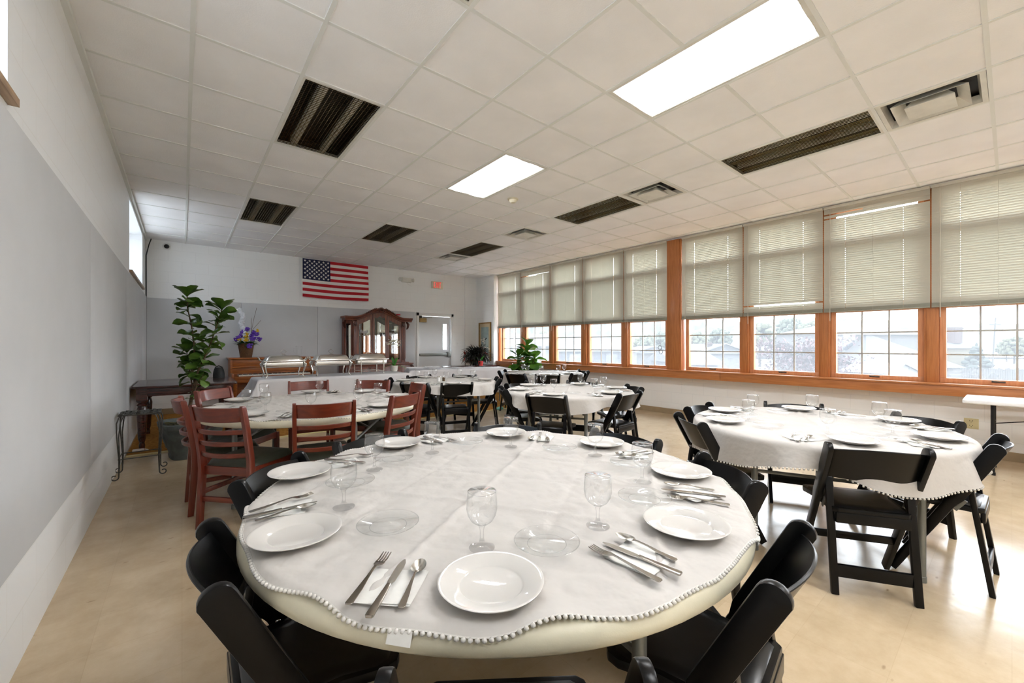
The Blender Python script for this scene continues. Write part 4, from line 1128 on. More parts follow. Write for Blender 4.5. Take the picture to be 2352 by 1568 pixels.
# ------------------------------------------------------------------ wrought iron stool
t=thing('iron_stool','wrought iron stool with scroll feet by the left wall','stool',(-.32,5.50,0))
w,dp,H=.15,.15,.615
for sx in (-1,1):
    for sy in (-1,1):
        m=MB()
        for k in (0,1):
            o=k*.026
            pts=[(sx*(w-.02-o),sy*dp*.98,H),(sx*(w-.004-o),sy*dp,H-.015),(sx*(w+.012-o),sy*(dp+.006),H-.07),(sx*(w+.010-o*.5),sy*(dp+.008),H-.2),(sx*(w-.005-o*.2),sy*(dp+.004),.2),(sx*(w-.004),sy*(dp+.004),.05)]
            m.tube(pts,.0055,6)
        sc=[]
        for i in range(14):
            a=-PI/2*0+PI+i*.42; r=.030-.0012*i
            sc.append((sx*(w+.026+r*math.cos(a)),sy*(dp+.004),.036+r*math.sin(a)*(1)))
        m.tube([(sx*(w-.004),sy*(dp+.004),.05)]+sc,.0055,6); m.build('leg',M['dkmetal'],t)
m=MB()
m.tube([(w,dp,H),(-w,dp,H),(-w,-dp,H),(w,-dp,H)],.007,6,closed=True)
for i in range(9):
    x=-w+2*w*(i+.5)/9
    pts=[(x+.012*math.sin(j*1.6+i),-dp+2*dp*j/10,H+.005+.008*math.cos(j*1.6+i*3.14)) for j in range(11)]
    a=len(m.v)
    for p,q in zip(pts,pts[1:]): m.bar(p,q,.022,.003)
for j in range(5):
    y=-dp+2*dp*(j+.5)/5; m.bar((-w,y,H),(w,y,H),.012,.003)
m.build('seat',M['dkmetal'],t)
m=MB(); m.tube([(-w,-dp,.2),(w,-dp,.2)],.005,6); m.tube([(-w,dp,.2),(w,dp,.2)],.005,6); m.tube([(-w,-dp,.2),(-w,dp,.2)],.005,6); m.tube([(w,-dp,.2),(w,dp,.2)],.005,6); m.build('stretcher',M['dkmetal'],t)
# ------------------------------------------------------------------ dark walnut table by the wall
def turned_leg(h,r=.05):
    return [(0,0),(r*.55,0),(r*.62,.04),(r*.5,.07),(r*.75,.12),(r*.95,h*.45),(r*1.05,h*.62),(r*.8,h*.70),(r*1.05,h*.72),(r*.7,h*.75),(r*1.1,h*.78),(r*1.1,h*.80),(0,h*.80)]
t=thing('dining_table','dark glossy walnut table with turned legs against the left wall','table',(.055,7.33,0.008))
H=.772
m=MB()
poly=[]
for i in range(13): u=i/12*2-1; poly.append((u*.53,-.60-.05*(1-u*u)))
poly+=[(.545,-.5),(.545,.5)]
for i in range(13): u=1-i/12*2; poly.append((u*.53,.60+.03*(1-u*u)))
poly+=[(-.53,.5),(-.53,-.5)]
m.prism(poly,2,H-.028,H); m.build('tabletop',M['dwood'],t,bevel=.008,seg=3)
m=MB(); m.box(-.46,.47,-.575,-.55,H-.13,H-.028); m.box(-.46,.47,.55,.575,H-.13,H-.028); m.box(-.47,-.445,-.55,.55,H-.13,H-.028); m.box(.455,.48,-.55,.55,H-.13,H-.028)
m.build('apron',M['dwood'],t,bevel=.004)
for sx in (-1,1):
    for sy in (-1,1):
        m=MB(); m.lathe(turned_leg(H-.028),(sx*.44,sy*.53,0),seg=20); m.box(sx*.44-.052,sx*.44+.052,sy*.53-.052,sy*.53+.052,(H-.028)*.8,H-.03); m.build('leg',M['dwood'],t,ang=50)
t=thing('power_strip','white power strip on the carpet beneath the walnut table','power strip',(-.41,6.62,.009))
MB().box(-.05,.05,-.025,.025,0,.03).build('body',M['white'],t,bevel=.006)
MB().tube([(.05,0,.012),(.09,.03,.006),(.06,.09,.006),(-.02,.12,.006)],.004,6).build('cord',M['white'],t)
t=thing('fabric_bag','black fabric bag on the back corner of the walnut table','bag',(.44,7.70,.781))
m=MB()
m.grid(lambda u,v:(.075*math.cos(2*PI*u)*(1-.35*v**3)*(1+.1*math.sin(4*PI*u)),.06*math.sin(2*PI*u)*(1-.45*v**3),.16*v),20,8,cu=True); m.build('body',M['bag'],t,fix=False)
MB().tube([(-.05,0,.12),(-.04,0,.17),(.0,0,.185),(.04,0,.165),(.05,0,.12)],.008,8).build('strap',M['bag'],t)
# ------------------------------------------------------------------ piano
t=thing('upright_piano','orange oak upright piano against the far grey panel','piano',(1.43,9.34,.008))
PW=.72
m=MB(); m.box(-PW,PW,.05,.47,0,1.0); m.box(-PW,-PW+.035,-.28,.05,.55,.74); m.box(PW-.035,PW,-.28,.05,.55,.74)
m.box(-PW,-PW+.03,0,.06,.6,1.0); m.box(PW-.03,PW,0,.06,.6,1.0); m.box(-PW,PW,.0,.05,.05,.56); m.build('case',M['piano'],t,bevel=.004)
m=MB(); m.box(-PW-.02,PW+.02,-.02,.49,1.0,1.028); m.build('lid',M['piano'],t,bevel=.006)
m=MB(); m.box(-PW+.03,PW-.03,.02,.05,.86,.985); m.box(-PW+.03,PW-.03,-.01,.05,.835,.862); m.box(-.25,.25,-.03,0,.845,.868); m.box(-PW+.03,PW-.03,.03,.05,.74,.83); m.build('music_desk',M['piano'],t,bevel=.003)
m=MB(); m.box(-PW,PW,-.30,.03,.57,.63); m.box(-PW+.04,PW-.04,-.305,-.285,.62,.685); m.build('keybed',M['piano'],t,bevel=.004)
m=MB(); kw=(2*PW-.22)/52
for i in range(52): m.box(-PW+.11+i*kw+.0006,-PW+.11+(i+1)*kw-.0006,-.28,-.02,.69,.712)
m.build('white_keys',M['ivory'],t,smooth=False)
m=MB()
for i in range(51):
    if i%7 in (0,1,3,4,5): m.box(-PW+.11+(i+1)*kw-.006,-PW+.11+(i+1)*kw+.006,-.18,-.02,.712,.724)
m.build('black_keys',M['bmetal'],t,smooth=False)
for sx in (-1,1): MB().lathe([(0,0),(.03,0),(.035,.1),(.028,.3),(.045,.5),(.05,.56),(0,.56)],(sx*(PW-.05),-.23,0),seg=14).build('leg',M['piano'],t)
for px_ in (-.05,.05): m=MB(); m.bar((px_,.0,.04),(px_,-.10,.04),.03,.012,w2=.045); m.build('pedal',M['brass'],t,bevel=.003)
# flower basket on the piano
PZ=1.037
t=thing('flower_basket','wicker basket of purple, yellow and white flowers on the piano','flower basket',(.98,9.52,PZ))
m=MB(); m.lathe([(0,0),(.095,0),(.105,.05),(.125,.18),(.138,.27),(.13,.272),(.118,.2),(0,.2)],seg=36)
for z_,r_ in ((.005,.098),(.27,.137)): m.tube([(r_*math.cos(k*PI/18),r_*math.sin(k*PI/18),z_) for k in range(36)],.008,6,closed=True)
m.build('basket',M['wicker'],t)
rnd=random.Random(5)
mw,ml,ms=MB(),MB(),MB()
def cluster(mb,p,r,n,s):
    for i in range(n):
        a,b=rnd.uniform(0,6.28),rnd.uniform(-1,1); q=Vector((math.cos(a)*math.sqrt(1-b*b),math.sin(a)*math.sqrt(1-b*b),b))*r*rnd.uniform(.5,1)
        mb.ell(Vector(p)+q,(s*rnd.uniform(.7,1.2),s*rnd.uniform(.7,1.2),s*.8),6,4)
for lx,z_,dy in ((-.20,.36,0),(-.12,.42,-.05),(-.06,.50,.0),(.03,.56,.02),(.10,.43,-.06),(.16,.50,.0),(.20,.46,-.02),(.26,.36,.0),(.12,.36,-.1),(.06,.24,-.15),(.04,.21,-.15),(-.17,.39,-.08),(.14,.38,-.1)):
    c_=RT*lx; mp=MB(); cluster(mp,(c_.x,c_.y+dy,z_),.042,22,.017); mp.build('purple_flower',M['purple'],t)
for lx,z_,dy in ((-.14,.35,-.1),(.01,.46,-.06),(.0,.40,-.08),(.0,.36,-.1),(.22,.53,.0),(-.02,.33,-.1)):
    c_=RT*lx; my=MB(); cluster(my,(c_.x,c_.y+dy,z_),.035,16,.013); my.build('yellow_flower',M['yellow'],t)
for k in range(16):
    z_=.42+.035*k; lx=-.02-.006*k+.03*math.sin(k*.7); c_=RT*lx; cluster(mw,(c_.x,c_.y+.03,z_),.05-.001*k,14,.022)
for k in range(120):
    a=rnd.uniform(0,6.28); r=rnd.uniform(.02,.13); leaf(ml,(r*math.cos(a),r*math.sin(a),.26),a+rnd.uniform(-.5,.5),rnd.uniform(.1,1.2),rnd.uniform(.08,.16),.03,.8,kind='plain',n=4)
for b in (((0.04,.3),(.10,.48),(.15,.75),(.19,.9),(.21,.98)),((.05,.35),(.13,.55),(.23,.66),(.29,.73)),((.10,.48),(.11,.66),(.10,.78))):
    ms=MB(); ms.tube([(RT.x*l,RT.y*l,z_) for l,z_ in b],.003,5); ms.build('twig',M['stem'],t)
mw.build('white_flower_spray',M['wflower'],t); ml.build('greenery',M['dleaf'],t,fix=False)
t=thing('glass_pitcher','clear glass pitcher on the right end of the piano','pitcher',(1.93,9.56,PZ))
MB().lathe([(0,.004),(.05,.004),(.055,.02),(.06,.18),(.066,.215)],seg=28).build('body',M['saucer'],t,fix=False)
m=MB(); m.tube([(.0665*math.cos(k*PI/14),.0665*math.sin(k*PI/14),.216) for k in range(28)],.003,6,closed=True); m.tube([(-.06,0,.18),(-.10,0,.17),(-.105,0,.09),(-.057,0,.05)],.006,8); m.build('handle',M['gsolid'],t)
# ------------------------------------------------------------------ buffet tables
def buffet(label,clabel,cxy,rot,L,D,seed,zt=.745):
    t=thing('buffet_table',label,'table',(cxy[0],cxy[1],.008),rot,'buffet tables')
    MB().box(-L/2,L/2,-D/2,D/2,zt-.05,zt-.012).build('tabletop',M['wplast'],t,bevel=.01)
    for sx in (-1,1):
        for sy in (-1,1):
            m=MB(); m.tube([(sx*(L/2-.2),sy*(D/2-.12),zt-.05),(sx*(L/2-.2),sy*(D/2-.12),.0)],.014,8); m.build('leg',M['gmetal'],t)
    o=MB(); hang=.42
    # draped rectangle: walk out from the middle, fall over the edges in soft folds
    nu,nv=96,56; ex,ey=L/2+.01,D/2+.01
    vs=[]
    def pt(u,v):
        x=(u*2-1)*(ex+hang); y=(v*2-1)*(ey+hang)
        ox=max(0,abs(x)-ex); oy=max(0,abs(y)-ey); sx=math.copysign(1,x); sy=math.copysign(1,y)
        z=zt+.001; cx_=min(abs(x),ex); cy_=min(abs(y),ey)
        d=math.hypot(ox,oy) if (ox and oy) else max(ox,oy)
        if d>0:
            fx=.02+.022*math.sin(y*11+seed)+.012*math.sin(y*27+seed); fy=.02+.022*math.sin(x*9+seed*2)+.012*math.sin(x*23)
            k=min(1,d/hang)
            if ox and oy:
                dn=max(ox,oy); cx_+=ox*.55*(.5+.5*k)+.01; cy_+=oy*.55*(.5+.5*k)+.01; z-=dn
            else:
                if ox: cx_+=.008+fx*k
                else: cy_+=.008+fy*k
                z-=d
        else:
            z+=.003*abs(noise.noise(Vector((x*4,y*4,seed))))+.0022*sum(math.exp(-((x-q)/.012)**2) for q in (-.9,-.6,-.3,0,.3,.6,.9))+.002*math.exp(-(y/.012)**2)
        return (sx*cx_,sy*cy_,z)
    o.grid(pt,nu,nv)
    c=thing('tablecloth',clabel,'tablecloth',(cxy[0],cxy[1],.008),rot,'white tablecloths')
    o.build('cloth',M['bcloth'],c,fix=False,ang=80)
    return t
buffet('long buffet table carrying three chafing dishes before the piano','white cloth draped over the chafing dish buffet',(2.13,7.60),0,2.44,.74,1.0)
buffet('second buffet table, set at an angle before the door','white cloth draped over the angled buffet',(4.86,7.90),R(-19),2.20,.72,4.0)
BZ=.757
def chafer(fancy=True):
    t=thing('chafing_dish','','chafing dish',(0,0,0),0)
    m=MB(); m.box(-.28,.28,-.17,.17,.165,.262); m.build('water_pan',M['chrome'],t,bevel=.025,seg=3)
    m=MB(); m.box(-.305,.305,-.195,.195,.258,.272); m.build('pan_rim',M['chrome'],t,bevel=.004)
    m=MB()
    def lid(u,v):
        a,b=2*u-1,2*v-1; e=max(abs(a),abs(b)); f=1-.12*max(0,(a*a*b*b))
        s=1 if e>.8 else 1
        return (a*.295*f*(1-.05*(1-e**9)),b*.185*f,.272+.088*(1-e**9))
    m.grid(lid,24,18); m.build('lid',M['chrome'],t,ang=50)
    for sx in (-1,1):
        for sy in (-1,1):
            m=MB()
            if fancy: m.tube([(sx*.265,sy*.17,.265),(sx*.295,sy*.185,.21),(sx*.275,sy*.175,.13),(sx*.255,sy*.165,.06),(sx*.26,sy*.168,.02),(sx*.285,sy*.18,.0)],[.012,.02,.014,.009,.008,.013],8); m.ell((sx*.29,sy*.185,.215),.024,8,6)
            else: m.bar((sx*.21,sy*.18,0),(sx*.21,sy*.18,.262),.02,.012); 
            m.build('leg',M['chrome'],t)
    m=MB()
    for sx in (-1,1):
        if fancy: m.tube([(sx*.29,-.06,.265),(sx*.335,-.06,.28),(sx*.355,-.05,.325),(sx*.355,.05,.325),(sx*.335,.06,.28),(sx*.29,.06,.265)],.009,6)
        else: m.bar((sx*.28,-.06,.245),(sx*.33,-.06,.25),.02,.006); m.bar((sx*.33,-.06,.25),(sx*.33,.06,.25),.02,.006); m.bar((sx*.33,.06,.25),(sx*.28,.06,.245),.02,.006)
    m.build('side_handle',M['chrome'],t)
    m=MB(); 
    if fancy: m.lathe([(0,.357),(.05,.357),(.03,.37),(.02,.375),(0,.375)],seg=16); m.tube([(-.045,0,.42),(0,0,.378),(.045,0,.42),(.0,0,.455)],.004,6,closed=True)
    else: m.tube([(-.06,0,.355),(-.045,0,.385),(.045,0,.385),(.06,0,.355)],.006,6)
    m.build('lid_handle',M['chrome'],t)
    if not fancy:
        m=MB(); m.bar((-.21,-.18,.05),(.21,-.18,.05),.012,.008); m.bar((-.21,.18,.05),(.21,.18,.05),.012,.008); m.bar((-.21,-.18,.05),(-.21,.18,.05),.012,.008); m.bar((.21,-.18,.05),(.21,.18,.05),.012,.008); m.build('shelf_frame',M['chrome'],t)
    return t
def bpos(px,y):  # x on the buffet below photo column px
    a=(px-1176)/933; rx=FW.x+a*RT.x; ry=FW.y+a*RT.y; return rx/ry*y
cf=Maker(chafer())
cf.at((bpos(651,7.58),7.58,BZ),0,'silver chafing dish with tall lid handle at the left end of the buffet','chafing dishes')
cf.at((bpos(760,7.60),7.60,BZ),0,'silver chafing dish with curled legs in the middle of the buffet','chafing dishes')
c3=chafer(False); c3['label']='plain straight legged chafing dish in front of the china cabinet'; c3['group']='chafing dishes'; c3.location=(bpos(848,7.62),7.62,BZ)
# orchid in white pot, foam trays and papers on the second buffet
t=thing('orchid','white orchid in a white pot standing between the two buffet tables','potted plant',(3.30,7.80,BZ+.002))
MB().lathe([(0,0),(.05,0),(.062,.02),(.072,.11),(.068,.112),(.06,.1),(0,.1)],seg=24).build('pot',M['wpot'],t)
m=MB()
for az,el,L,Wl,dr in ((R(140),.5,.24,.06,1.3),(R(-30),.4,.26,.06,1.2),(R(100),1.3,.2,.07,.3),(R(-80),1.2,.22,.06,.4),(R(200),.9,.2,.06,.9)): leaf(m,(0,0,.1),az,el,L,Wl,dr,kind='strap')
m.build('leaves',M['leafo'],t,fix=False)
m=MB(); st=[(0,0,.1),(.01,0,.25),(.015,-.005,.4),(.005,-.01,.52),(-.03,.0,.585),(-.075,.04,.58)]
m.tube(st,.0045,6); m.build('flower_stem',M['stem'],t)
def bloom(mb,p,s,az):
    for k in range(5): leaf(mb,p,az+(k-2)*1.25,.6 if k%2 else -.1,s,s*1.15,.3,.05,kind='plain',n=5)
    mb.ell(p,s*.2,6,4)
m=MB()
for p,s in (((-.085,.06,.55),.085),((-.045,.02,.60),.08),((.01,-.01,.61),.085),((.05,-.05,.58),.08),((-.01,.0,.54),.07),((.06,-.06,.52),.06)): bloom(m,p,s,R(-120))
m.build('blossoms',M['petal'],t,fix=False)
tr=thing('foam_tray','','tray')
m=MB()
for (a,za,b,zb) in ((.10,0,.135,.045),):
    v=[(-a*1.3,-a,za),(a*1.3,-a,za),(a*1.3,a,za),(-a*1.3,a,za),(-b*1.3,-b,zb),(b*1.3,-b,zb),(b*1.3,b,zb),(-b*1.3,b,zb)]
    m.add(v,[(0,1,2,3),(0,4,5,1),(1,5,6,2),(2,6,7,3),(3,7,4,0)])
    r=b+.012; v=[(-b*1.3,-b,zb),(b*1.3,-b,zb),(b*1.3,b,zb),(-b*1.3,b,zb),(-r*1.3,-r,zb-.004),(r*1.3,-r,zb-.004),(r*1.3,r,zb-.004),(-r*1.3,r,zb-.004)]
    m.add(v,[(0,1,5,4),(1,2,6,5),(2,3,7,6),(3,0,4,7)])
m.build('tray_body',M['foil'],tr,smooth=False,fix=False)
m=MB(); m.tube([(-.187,-.147,.042),(.187,-.147,.042),(.187,.147,.042),(-.187,.147,.042)],.004,6,closed=True); m.build('rolled_rim',M['foil'],tr)
tk=Maker(tr); tk.at((3.86,8.02,BZ+.006),R(-19),'white foam serving tray nearest the orchid','foam trays'); tk.at((4.28,7.98,BZ+.006),R(-24),'white foam serving tray further from the orchid','foam trays')
pp=MB().box(-.11,.11,-.14,.14,0,.002).build('paper_sheet',M['paper'],smooth=False); tag(pp,'','paper')
pk=Maker(pp)
for x,y,rz_,lb in ((4.85,8.0,.2,'sheet of white paper left of the middle of the angled buffet'),(5.15,7.92,-.5,'sheet of white paper at the middle of the angled buffet'),(5.48,7.74,.1,'sheet of white paper at the right end of the angled buffet')): pk.at((x,y,BZ+.006),rz_,lb,'papers on the angled buffet')
# dark console behind the second buffet, with croton and small orchid
t=thing('console_table','dark wood console table behind the angled buffet','table',(5.75,8.93,.008))
MB().box(-.85,.85,-.28,.28,.705,.74).build('tabletop',M['dwood'],t,bevel=.006)
MB().box(-.80,.80,-.25,.25,.62,.705).build('apron',M['dwood'],t,bevel=.004)
for sx in (-1,1):
    for sy in (-1,1): MB().lathe(turned_leg(.705,.035),(sx*.76,sy*.22,0),seg=14).build('leg',M['dwood'],t)
t=thing('croton_plant','dark bushy croton with red leaves in the far right corner','potted plant',(5.98,8.86,.748))
MB().lathe([(0,0),(.08,0),(.11,.14),(.1,.14),(0,.12)],seg=20).build('pot',M['bmetal'],t)
m=MB();mr=MB();rnd=random.Random(9)
for i in range(620):
    a=rnd.uniform(0,6.28); e=rnd.uniform(-.25,1.4); L=rnd.uniform(.13,.22); r=rnd.uniform(.02,.31)*math.cos(e*.8); z_=.10+rnd.uniform(0,.20)+.12*math.sin(max(e,0))
    leaf(mr if i%31==0 else m,(r*math.cos(a),r*math.sin(a),z_),a+rnd.uniform(-.6,.6),e,L,.034,rnd.uniform(.5,1.6),.2,kind='strap',n=5)
c_=RT*-.29
for k in range(5): leaf(mr,(c_.x,c_.y,.27),k*1.3,1.1,.13,.05,.3,kind='strap',n=5)
m.build('foliage',M['croton'],t,fix=False); mr.build('red_leaves',M['crotonr'],t,fix=False)
m=MB()
for k in range(7): a=k*.9; m.tube([(0,0,.12),(.08*math.cos(a),.08*math.sin(a),.22),(.15*math.cos(a),.15*math.sin(a),.34)],.006,5)
m.build('stems',M['stem'],t)
t=thing('small_orchid','pale orchid with bright green leaves in a red pot','potted plant',(5.93,8.57,.748))
MB().lathe([(0,0),(.05,0),(.068,.12),(.062,.12),(0,.1)],seg=20).build('pot',M['rpot'],t)
m=MB()
for az,el,L,Wl,dr in ((R(20),1.1,.22,.09,.5),(R(150),.9,.27,.08,.6),(R(-60),1.2,.2,.09,.4),(R(90),1.0,.2,.08,.6)): leaf(m,(0,0,.1),az,el,L,Wl,dr,kind='strap')
m.build('leaves',M['leafo'],t,fix=False)
q=lambda l,z:(RT.x*l,RT.y*l,z)
m=MB(); m.tube([q(0,.1),q(.04,.28),q(.09,.45),q(.085,.58),q(.04,.66),q(.02,.66)],.004,6); m.tube([q(.09,.45),q(.13,.47),q(.2,.43)],.003,5); m.build('flower_stem',M['stem'],t)
m=MB()
for l,z in ((.02,.66),(.06,.62),(.09,.58),(.12,.47),(.17,.46),(.21,.43)): bloom(m,q(l,z),.035,R(-120))
m.build('blossoms',M['petal'],t,fix=False)
# framed print on the short wall before the windows
t=thing('framed_picture','tall gold framed print of a pale flower on the wall beside the windows','picture',(6.64,9.37,1.37))
m=MB()
hx,hz=.29,.54
for a in ((-hx,-hx+.035,-hz,hz),(hx-.035,hx,-hz,hz),(-hx+.035,hx-.035,-hz,-hz+.035),(-hx+.035,hx-.035,hz-.035,hz)): m.box(-.03,-.002,a[0],a[1],a[2],a[3])
m.build('frame',M['gold'],t,bevel=.004)
MB().box(-.014,-.008,-hx+.03,hx-.03,-hz+.03,hz-.03).build('mount',M['mat'],t,smooth=False)
MB().box(-.017,-.0135,-hx+.11,hx-.11,-hz+.13,hz-.13).build('print',M['art'],t,smooth=False)
m=MB(); m.bar((-.018,-.02,.0),(-.018,-.05,-.38),.006,.001,up=(1,0,0)); m.bar((-.018,.0,.05),(-.018,-.09,.1),.03,.001,up=(1,0,0)); m.build('painted_stem',M['hglass'],t,smooth=False)
m=MB()
for k in range(5): a=k*1.256; m.add([(-.0185,.03,.05),(-.0185,.03+.05*math.cos(a-.35),.05+.05*math.sin(a-.35)),(-.0185,.03+.07*math.cos(a),.05+.07*math.sin(a)),(-.0185,.03+.05*math.cos(a+.35),.05+.05*math.sin(a+.35))],[(0,1,2,3)])
m.build('painted_flower',M['petal'],t,smooth=False)
# bright fiddle leaf plant at the window
t=thing('window_fig_plant','leafy bright green fig plant in a dark pot before the far windows','potted plant',(6.22,7.16,0.008))
MB().lathe([(0,0),(.13,0),(.165,.30),(.172,.32),(.155,.32),(0,.28)],seg=28).build('pot',M['bmetal'],t)
m=MB()
sts=[[(0,0,.28),(.03,.02,.7),(.05,.0,1.25)],[(0,0,.28),(-.08,.05,.65),(-.14,.1,1.0)],[(0,0,.28),(.06,-.08,.6),(.14,-.16,.95)],[(0,0,.28),(.0,-.04,.6),(-.02,-.06,1.1)]]
for s_ in sts: m.tube(s_,[.014,.011,.006],7)
m.build('stems',M['stem'],t)
m=MB(); rnd=random.Random(12)
for s_ in sts:
    for i in range(19):
        leaf(m,along(s_,.30+.7*i/19),i*2.4+rnd.uniform(-.5,.5),rnd.uniform(.1,.9),rnd.uniform(.25,.34),rnd.uniform(.2,.27),rnd.uniform(.5,1.3),.1,roll=rnd.uniform(-.4,.4))
    for k in range(3): leaf(m,s_[-1],k*2.1+.4,rnd.uniform(.8,1.3),.26,.19,.5,.12)
m.build('foliage',M['leafb'],t,fix=False)
# ------------------------------------------------------------------ china cabinet
t=thing('china_cabinet','carved cherry china cabinet with arched top and glass doors','cabinet',(3.62,9.40,.008))
def arch(x):
    a=abs(x); 
    if a>=.60: return 1.885
    k=(.60-a)/.60; k=k*k*(3-2*k); return 1.885+.205*k
Wd=.74
m=MB(); m.box(-.80,.80,-.03,.42,.10,.80); m.box(-.78,.78,-.02,.40,.0,.10); m.build('lower_cabinet',M['cherry'],t,bevel=.006)
m=MB(); m.box(-.83,.83,-.06,.42,.80,.835); m.box(-.81,.81,-.045,.42,.78,.80); m.build('counter_ledge',M['cherry_x'],t,bevel=.008)
for k,x in enumerate((-.50,0,.50)):
    d_=MB(); d_.box(x-.225,x+.225,-.05,-.03,.15,.75); d_.box(x-.16,x+.16,-.058,-.05,.21,.69); d_=d_.build('lower_door',M['cherry'],t,bevel=.006)
    MB().ell((x+(.17 if k<2 else -.17),-.07,.45),.014,10,6).build('knob',M['bmetal'],d_)
for sx in (-1,1):
    m=MB(); m.tube([(sx*.785,-.03,.78),(sx*.81,-.065,.72),(sx*.80,-.055,.6),(sx*.785,-.04,.45),(sx*.79,-.045,.2),(sx*.80,-.055,.1)],[.03,.04,.035,.028,.03,.038],10); m.build('carved_corner',M['carve'],t)
# carcass
m=MB(); 
n=24; poly=[(-Wd,.84)]+[(-Wd+2*Wd*i/n,arch(-Wd+2*Wd*i/n)-.03) for i in range(n+1)]+[(Wd,.84)]
m.prism(poly,1,.385,.40)
m.box(-Wd,-Wd+.03,.22,.39,.84,1.86); m.box(Wd-.03,Wd,.22,.39,.84,1.86); m.box(-Wd,Wd,.0,.39,.835,.855)
m.build('carcass',M['cherry'],t,smooth=False)
m=MB(); m.prism([(a*.96,b if i in(0,len(poly)-1) else b-.02) for i,(a,b) in enumerate(poly)],1,.376,.382); m.build('mirror_back',M['mirror'],t,smooth=False)
for z_ in (1.16,1.48):
    MB().box(-Wd+.04,Wd-.04,.06,.37,z_,z_+.007).build('glass_shelf',M['saucer'],t,smooth=False)
# top board following the arch
m=MB(); vs=[]
for i in range(n+1):
    x=-Wd+2*Wd*i/n; z_=arch(x); vs+=[(x,.0,z_-.03),(x,.4,z_-.03),(x,.4,z_),(x,.0,z_)]
fs=[(0,1,2,3),(n*4+3,n*4+2,n*4+1,n*4)]
for i in range(n):
    for k in range(4): fs.append((i*4+k,i*4+4+k,i*4+4+(k+1)%4,i*4+(k+1)%4))
m.add(vs,fs); m.build('arched_roof',M['cherry_x'],t)
# cornice
prof=[(0,-.055),(-.02,-.05),(-.026,-.02),(-.055,-.008),(-.06,.012),(-.075,.02),(-.078,.042),(.0,.046)]
m=MB(); vs=[]; xs=[-.80]+[-.76+1.52*i/40 for i in range(41)]+[.80]; np_=len(prof)
for x in xs:
    for y,z in prof:
        vs.append((x,y if abs(x)<.79 else y,arch(x)+z))
fs=[]
for i in range(len(xs)-1):
    for k in range(np_): fs.append((i*np_+k,(i+1)*np_+k,(i+1)*np_+(k+1)%np_,i*np_+(k+1)%np_))
fs+=[tuple(range(np_)),tuple(len(vs)-1-k for k in range(np_))]
m.add(vs,fs)
for sx in (-1,1): m.box(sx*.775-.03,sx*.775+.03,-.06,.30,1.88,1.93)
m.build('cornice',M['cherry_x'],t,ang=45)
m=MB()
for k in range(9):
    a=PI*(k+.5)/9; m.tube([(0,-.075,2.07),(.05*math.cos(a),-.10,2.07+.05*math.sin(a)),(.085*math.cos(a),-.085,2.07+.085*math.sin(a))],[.006,.013,.006],7)
for sx in (-1,1):
    m.tube([(sx*.07+sx*.03*math.cos(q_*.6),-.085,2.05+.03*math.sin(q_*.6)*(1-q_*.06)) for q_ in range(9)],.012,7)
    for k in range(7): x=sx*(.10+.035*k); m.tube([(x,-.07,arch(x)+.035),(x+sx*.02,-.095,arch(x)+.05-.003*k),(x+sx*.05,-.08,arch(x+sx*.05)+.02)],[.01,.016,.005],7)
m.build('crest_carving',M['carve'],t)
def gdoor(x0,x1,nm,ser=False):
    d=thing(nm,None,None); d.parent=t
    m=MB(); wd=.045; N_=10; y0,y1=-.012,.012
    def to(x): return arch(x)-.058
    def ti(x):
        if ser: u=(x-(x0+x1)/2)/((x1-x0)/2-wd); return arch((x0+x1)/2)-.16-.035*abs(u)**2+.02*math.cos(u*6.3)
        return arch(x)-.16
    vs=[];fs=[]
    for i in range(N_+1):
        x=x0+(x1-x0)*i/N_; xi=x0+wd+(x1-x0-2*wd)*i/N_
        vs+=[(x,y0,to(x)),(x,y1,to(x)),(xi,y1,ti(xi)),(xi,y0,ti(xi))]
    for i in range(N_):
        for k in range(4): fs.append((i*4+k,i*4+4+k,i*4+4+(k+1)%4,i*4+(k+1)%4))
    m.add(vs,fs)
    for a,b,c_ in ((x0,x0+wd,0),(x1-wd,x1,1)):
        za=to(a);zb=to(b); zi=ti(x0+wd) if not c_ else ti(x1-wd)
        q_=(a,b); pol=[(a,.86),(b,.86),(b,zi if not c_ else to(b)),(a,to(a) if not c_ else zi)]
        m.prism(pol,1,y0,y1)
    m.box(x0+wd,x1-wd,y0,y1,.86,.92)
    f=m.build('frame',M['cherry'],t,smooth=False); f.name='door_frame'
    g=MB(); pol=[(x0+wd,.92)]+[(x0+wd+(x1-x0-2*wd)*i/N_,ti(x0+wd+(x1-x0-2*wd)*i/N_)) for i in range(N_+1)]+[(x1-wd,.92)]
    g.prism(pol,1,.0,.004); g.build('door_pane',M['cpane'],f,smooth=False)
    MB().ell((x1-.02 if x0<0 else x0+.02,-.022,1.38),.010,8,6).build('door_knob',M['bmetal'],f)
    bpy.data.objects.remove(d)
gdoor(-.53,-.18,'glass_door'); gdoor(-.175,.175,'glass_door',True); gdoor(.18,.53,'glass_door')
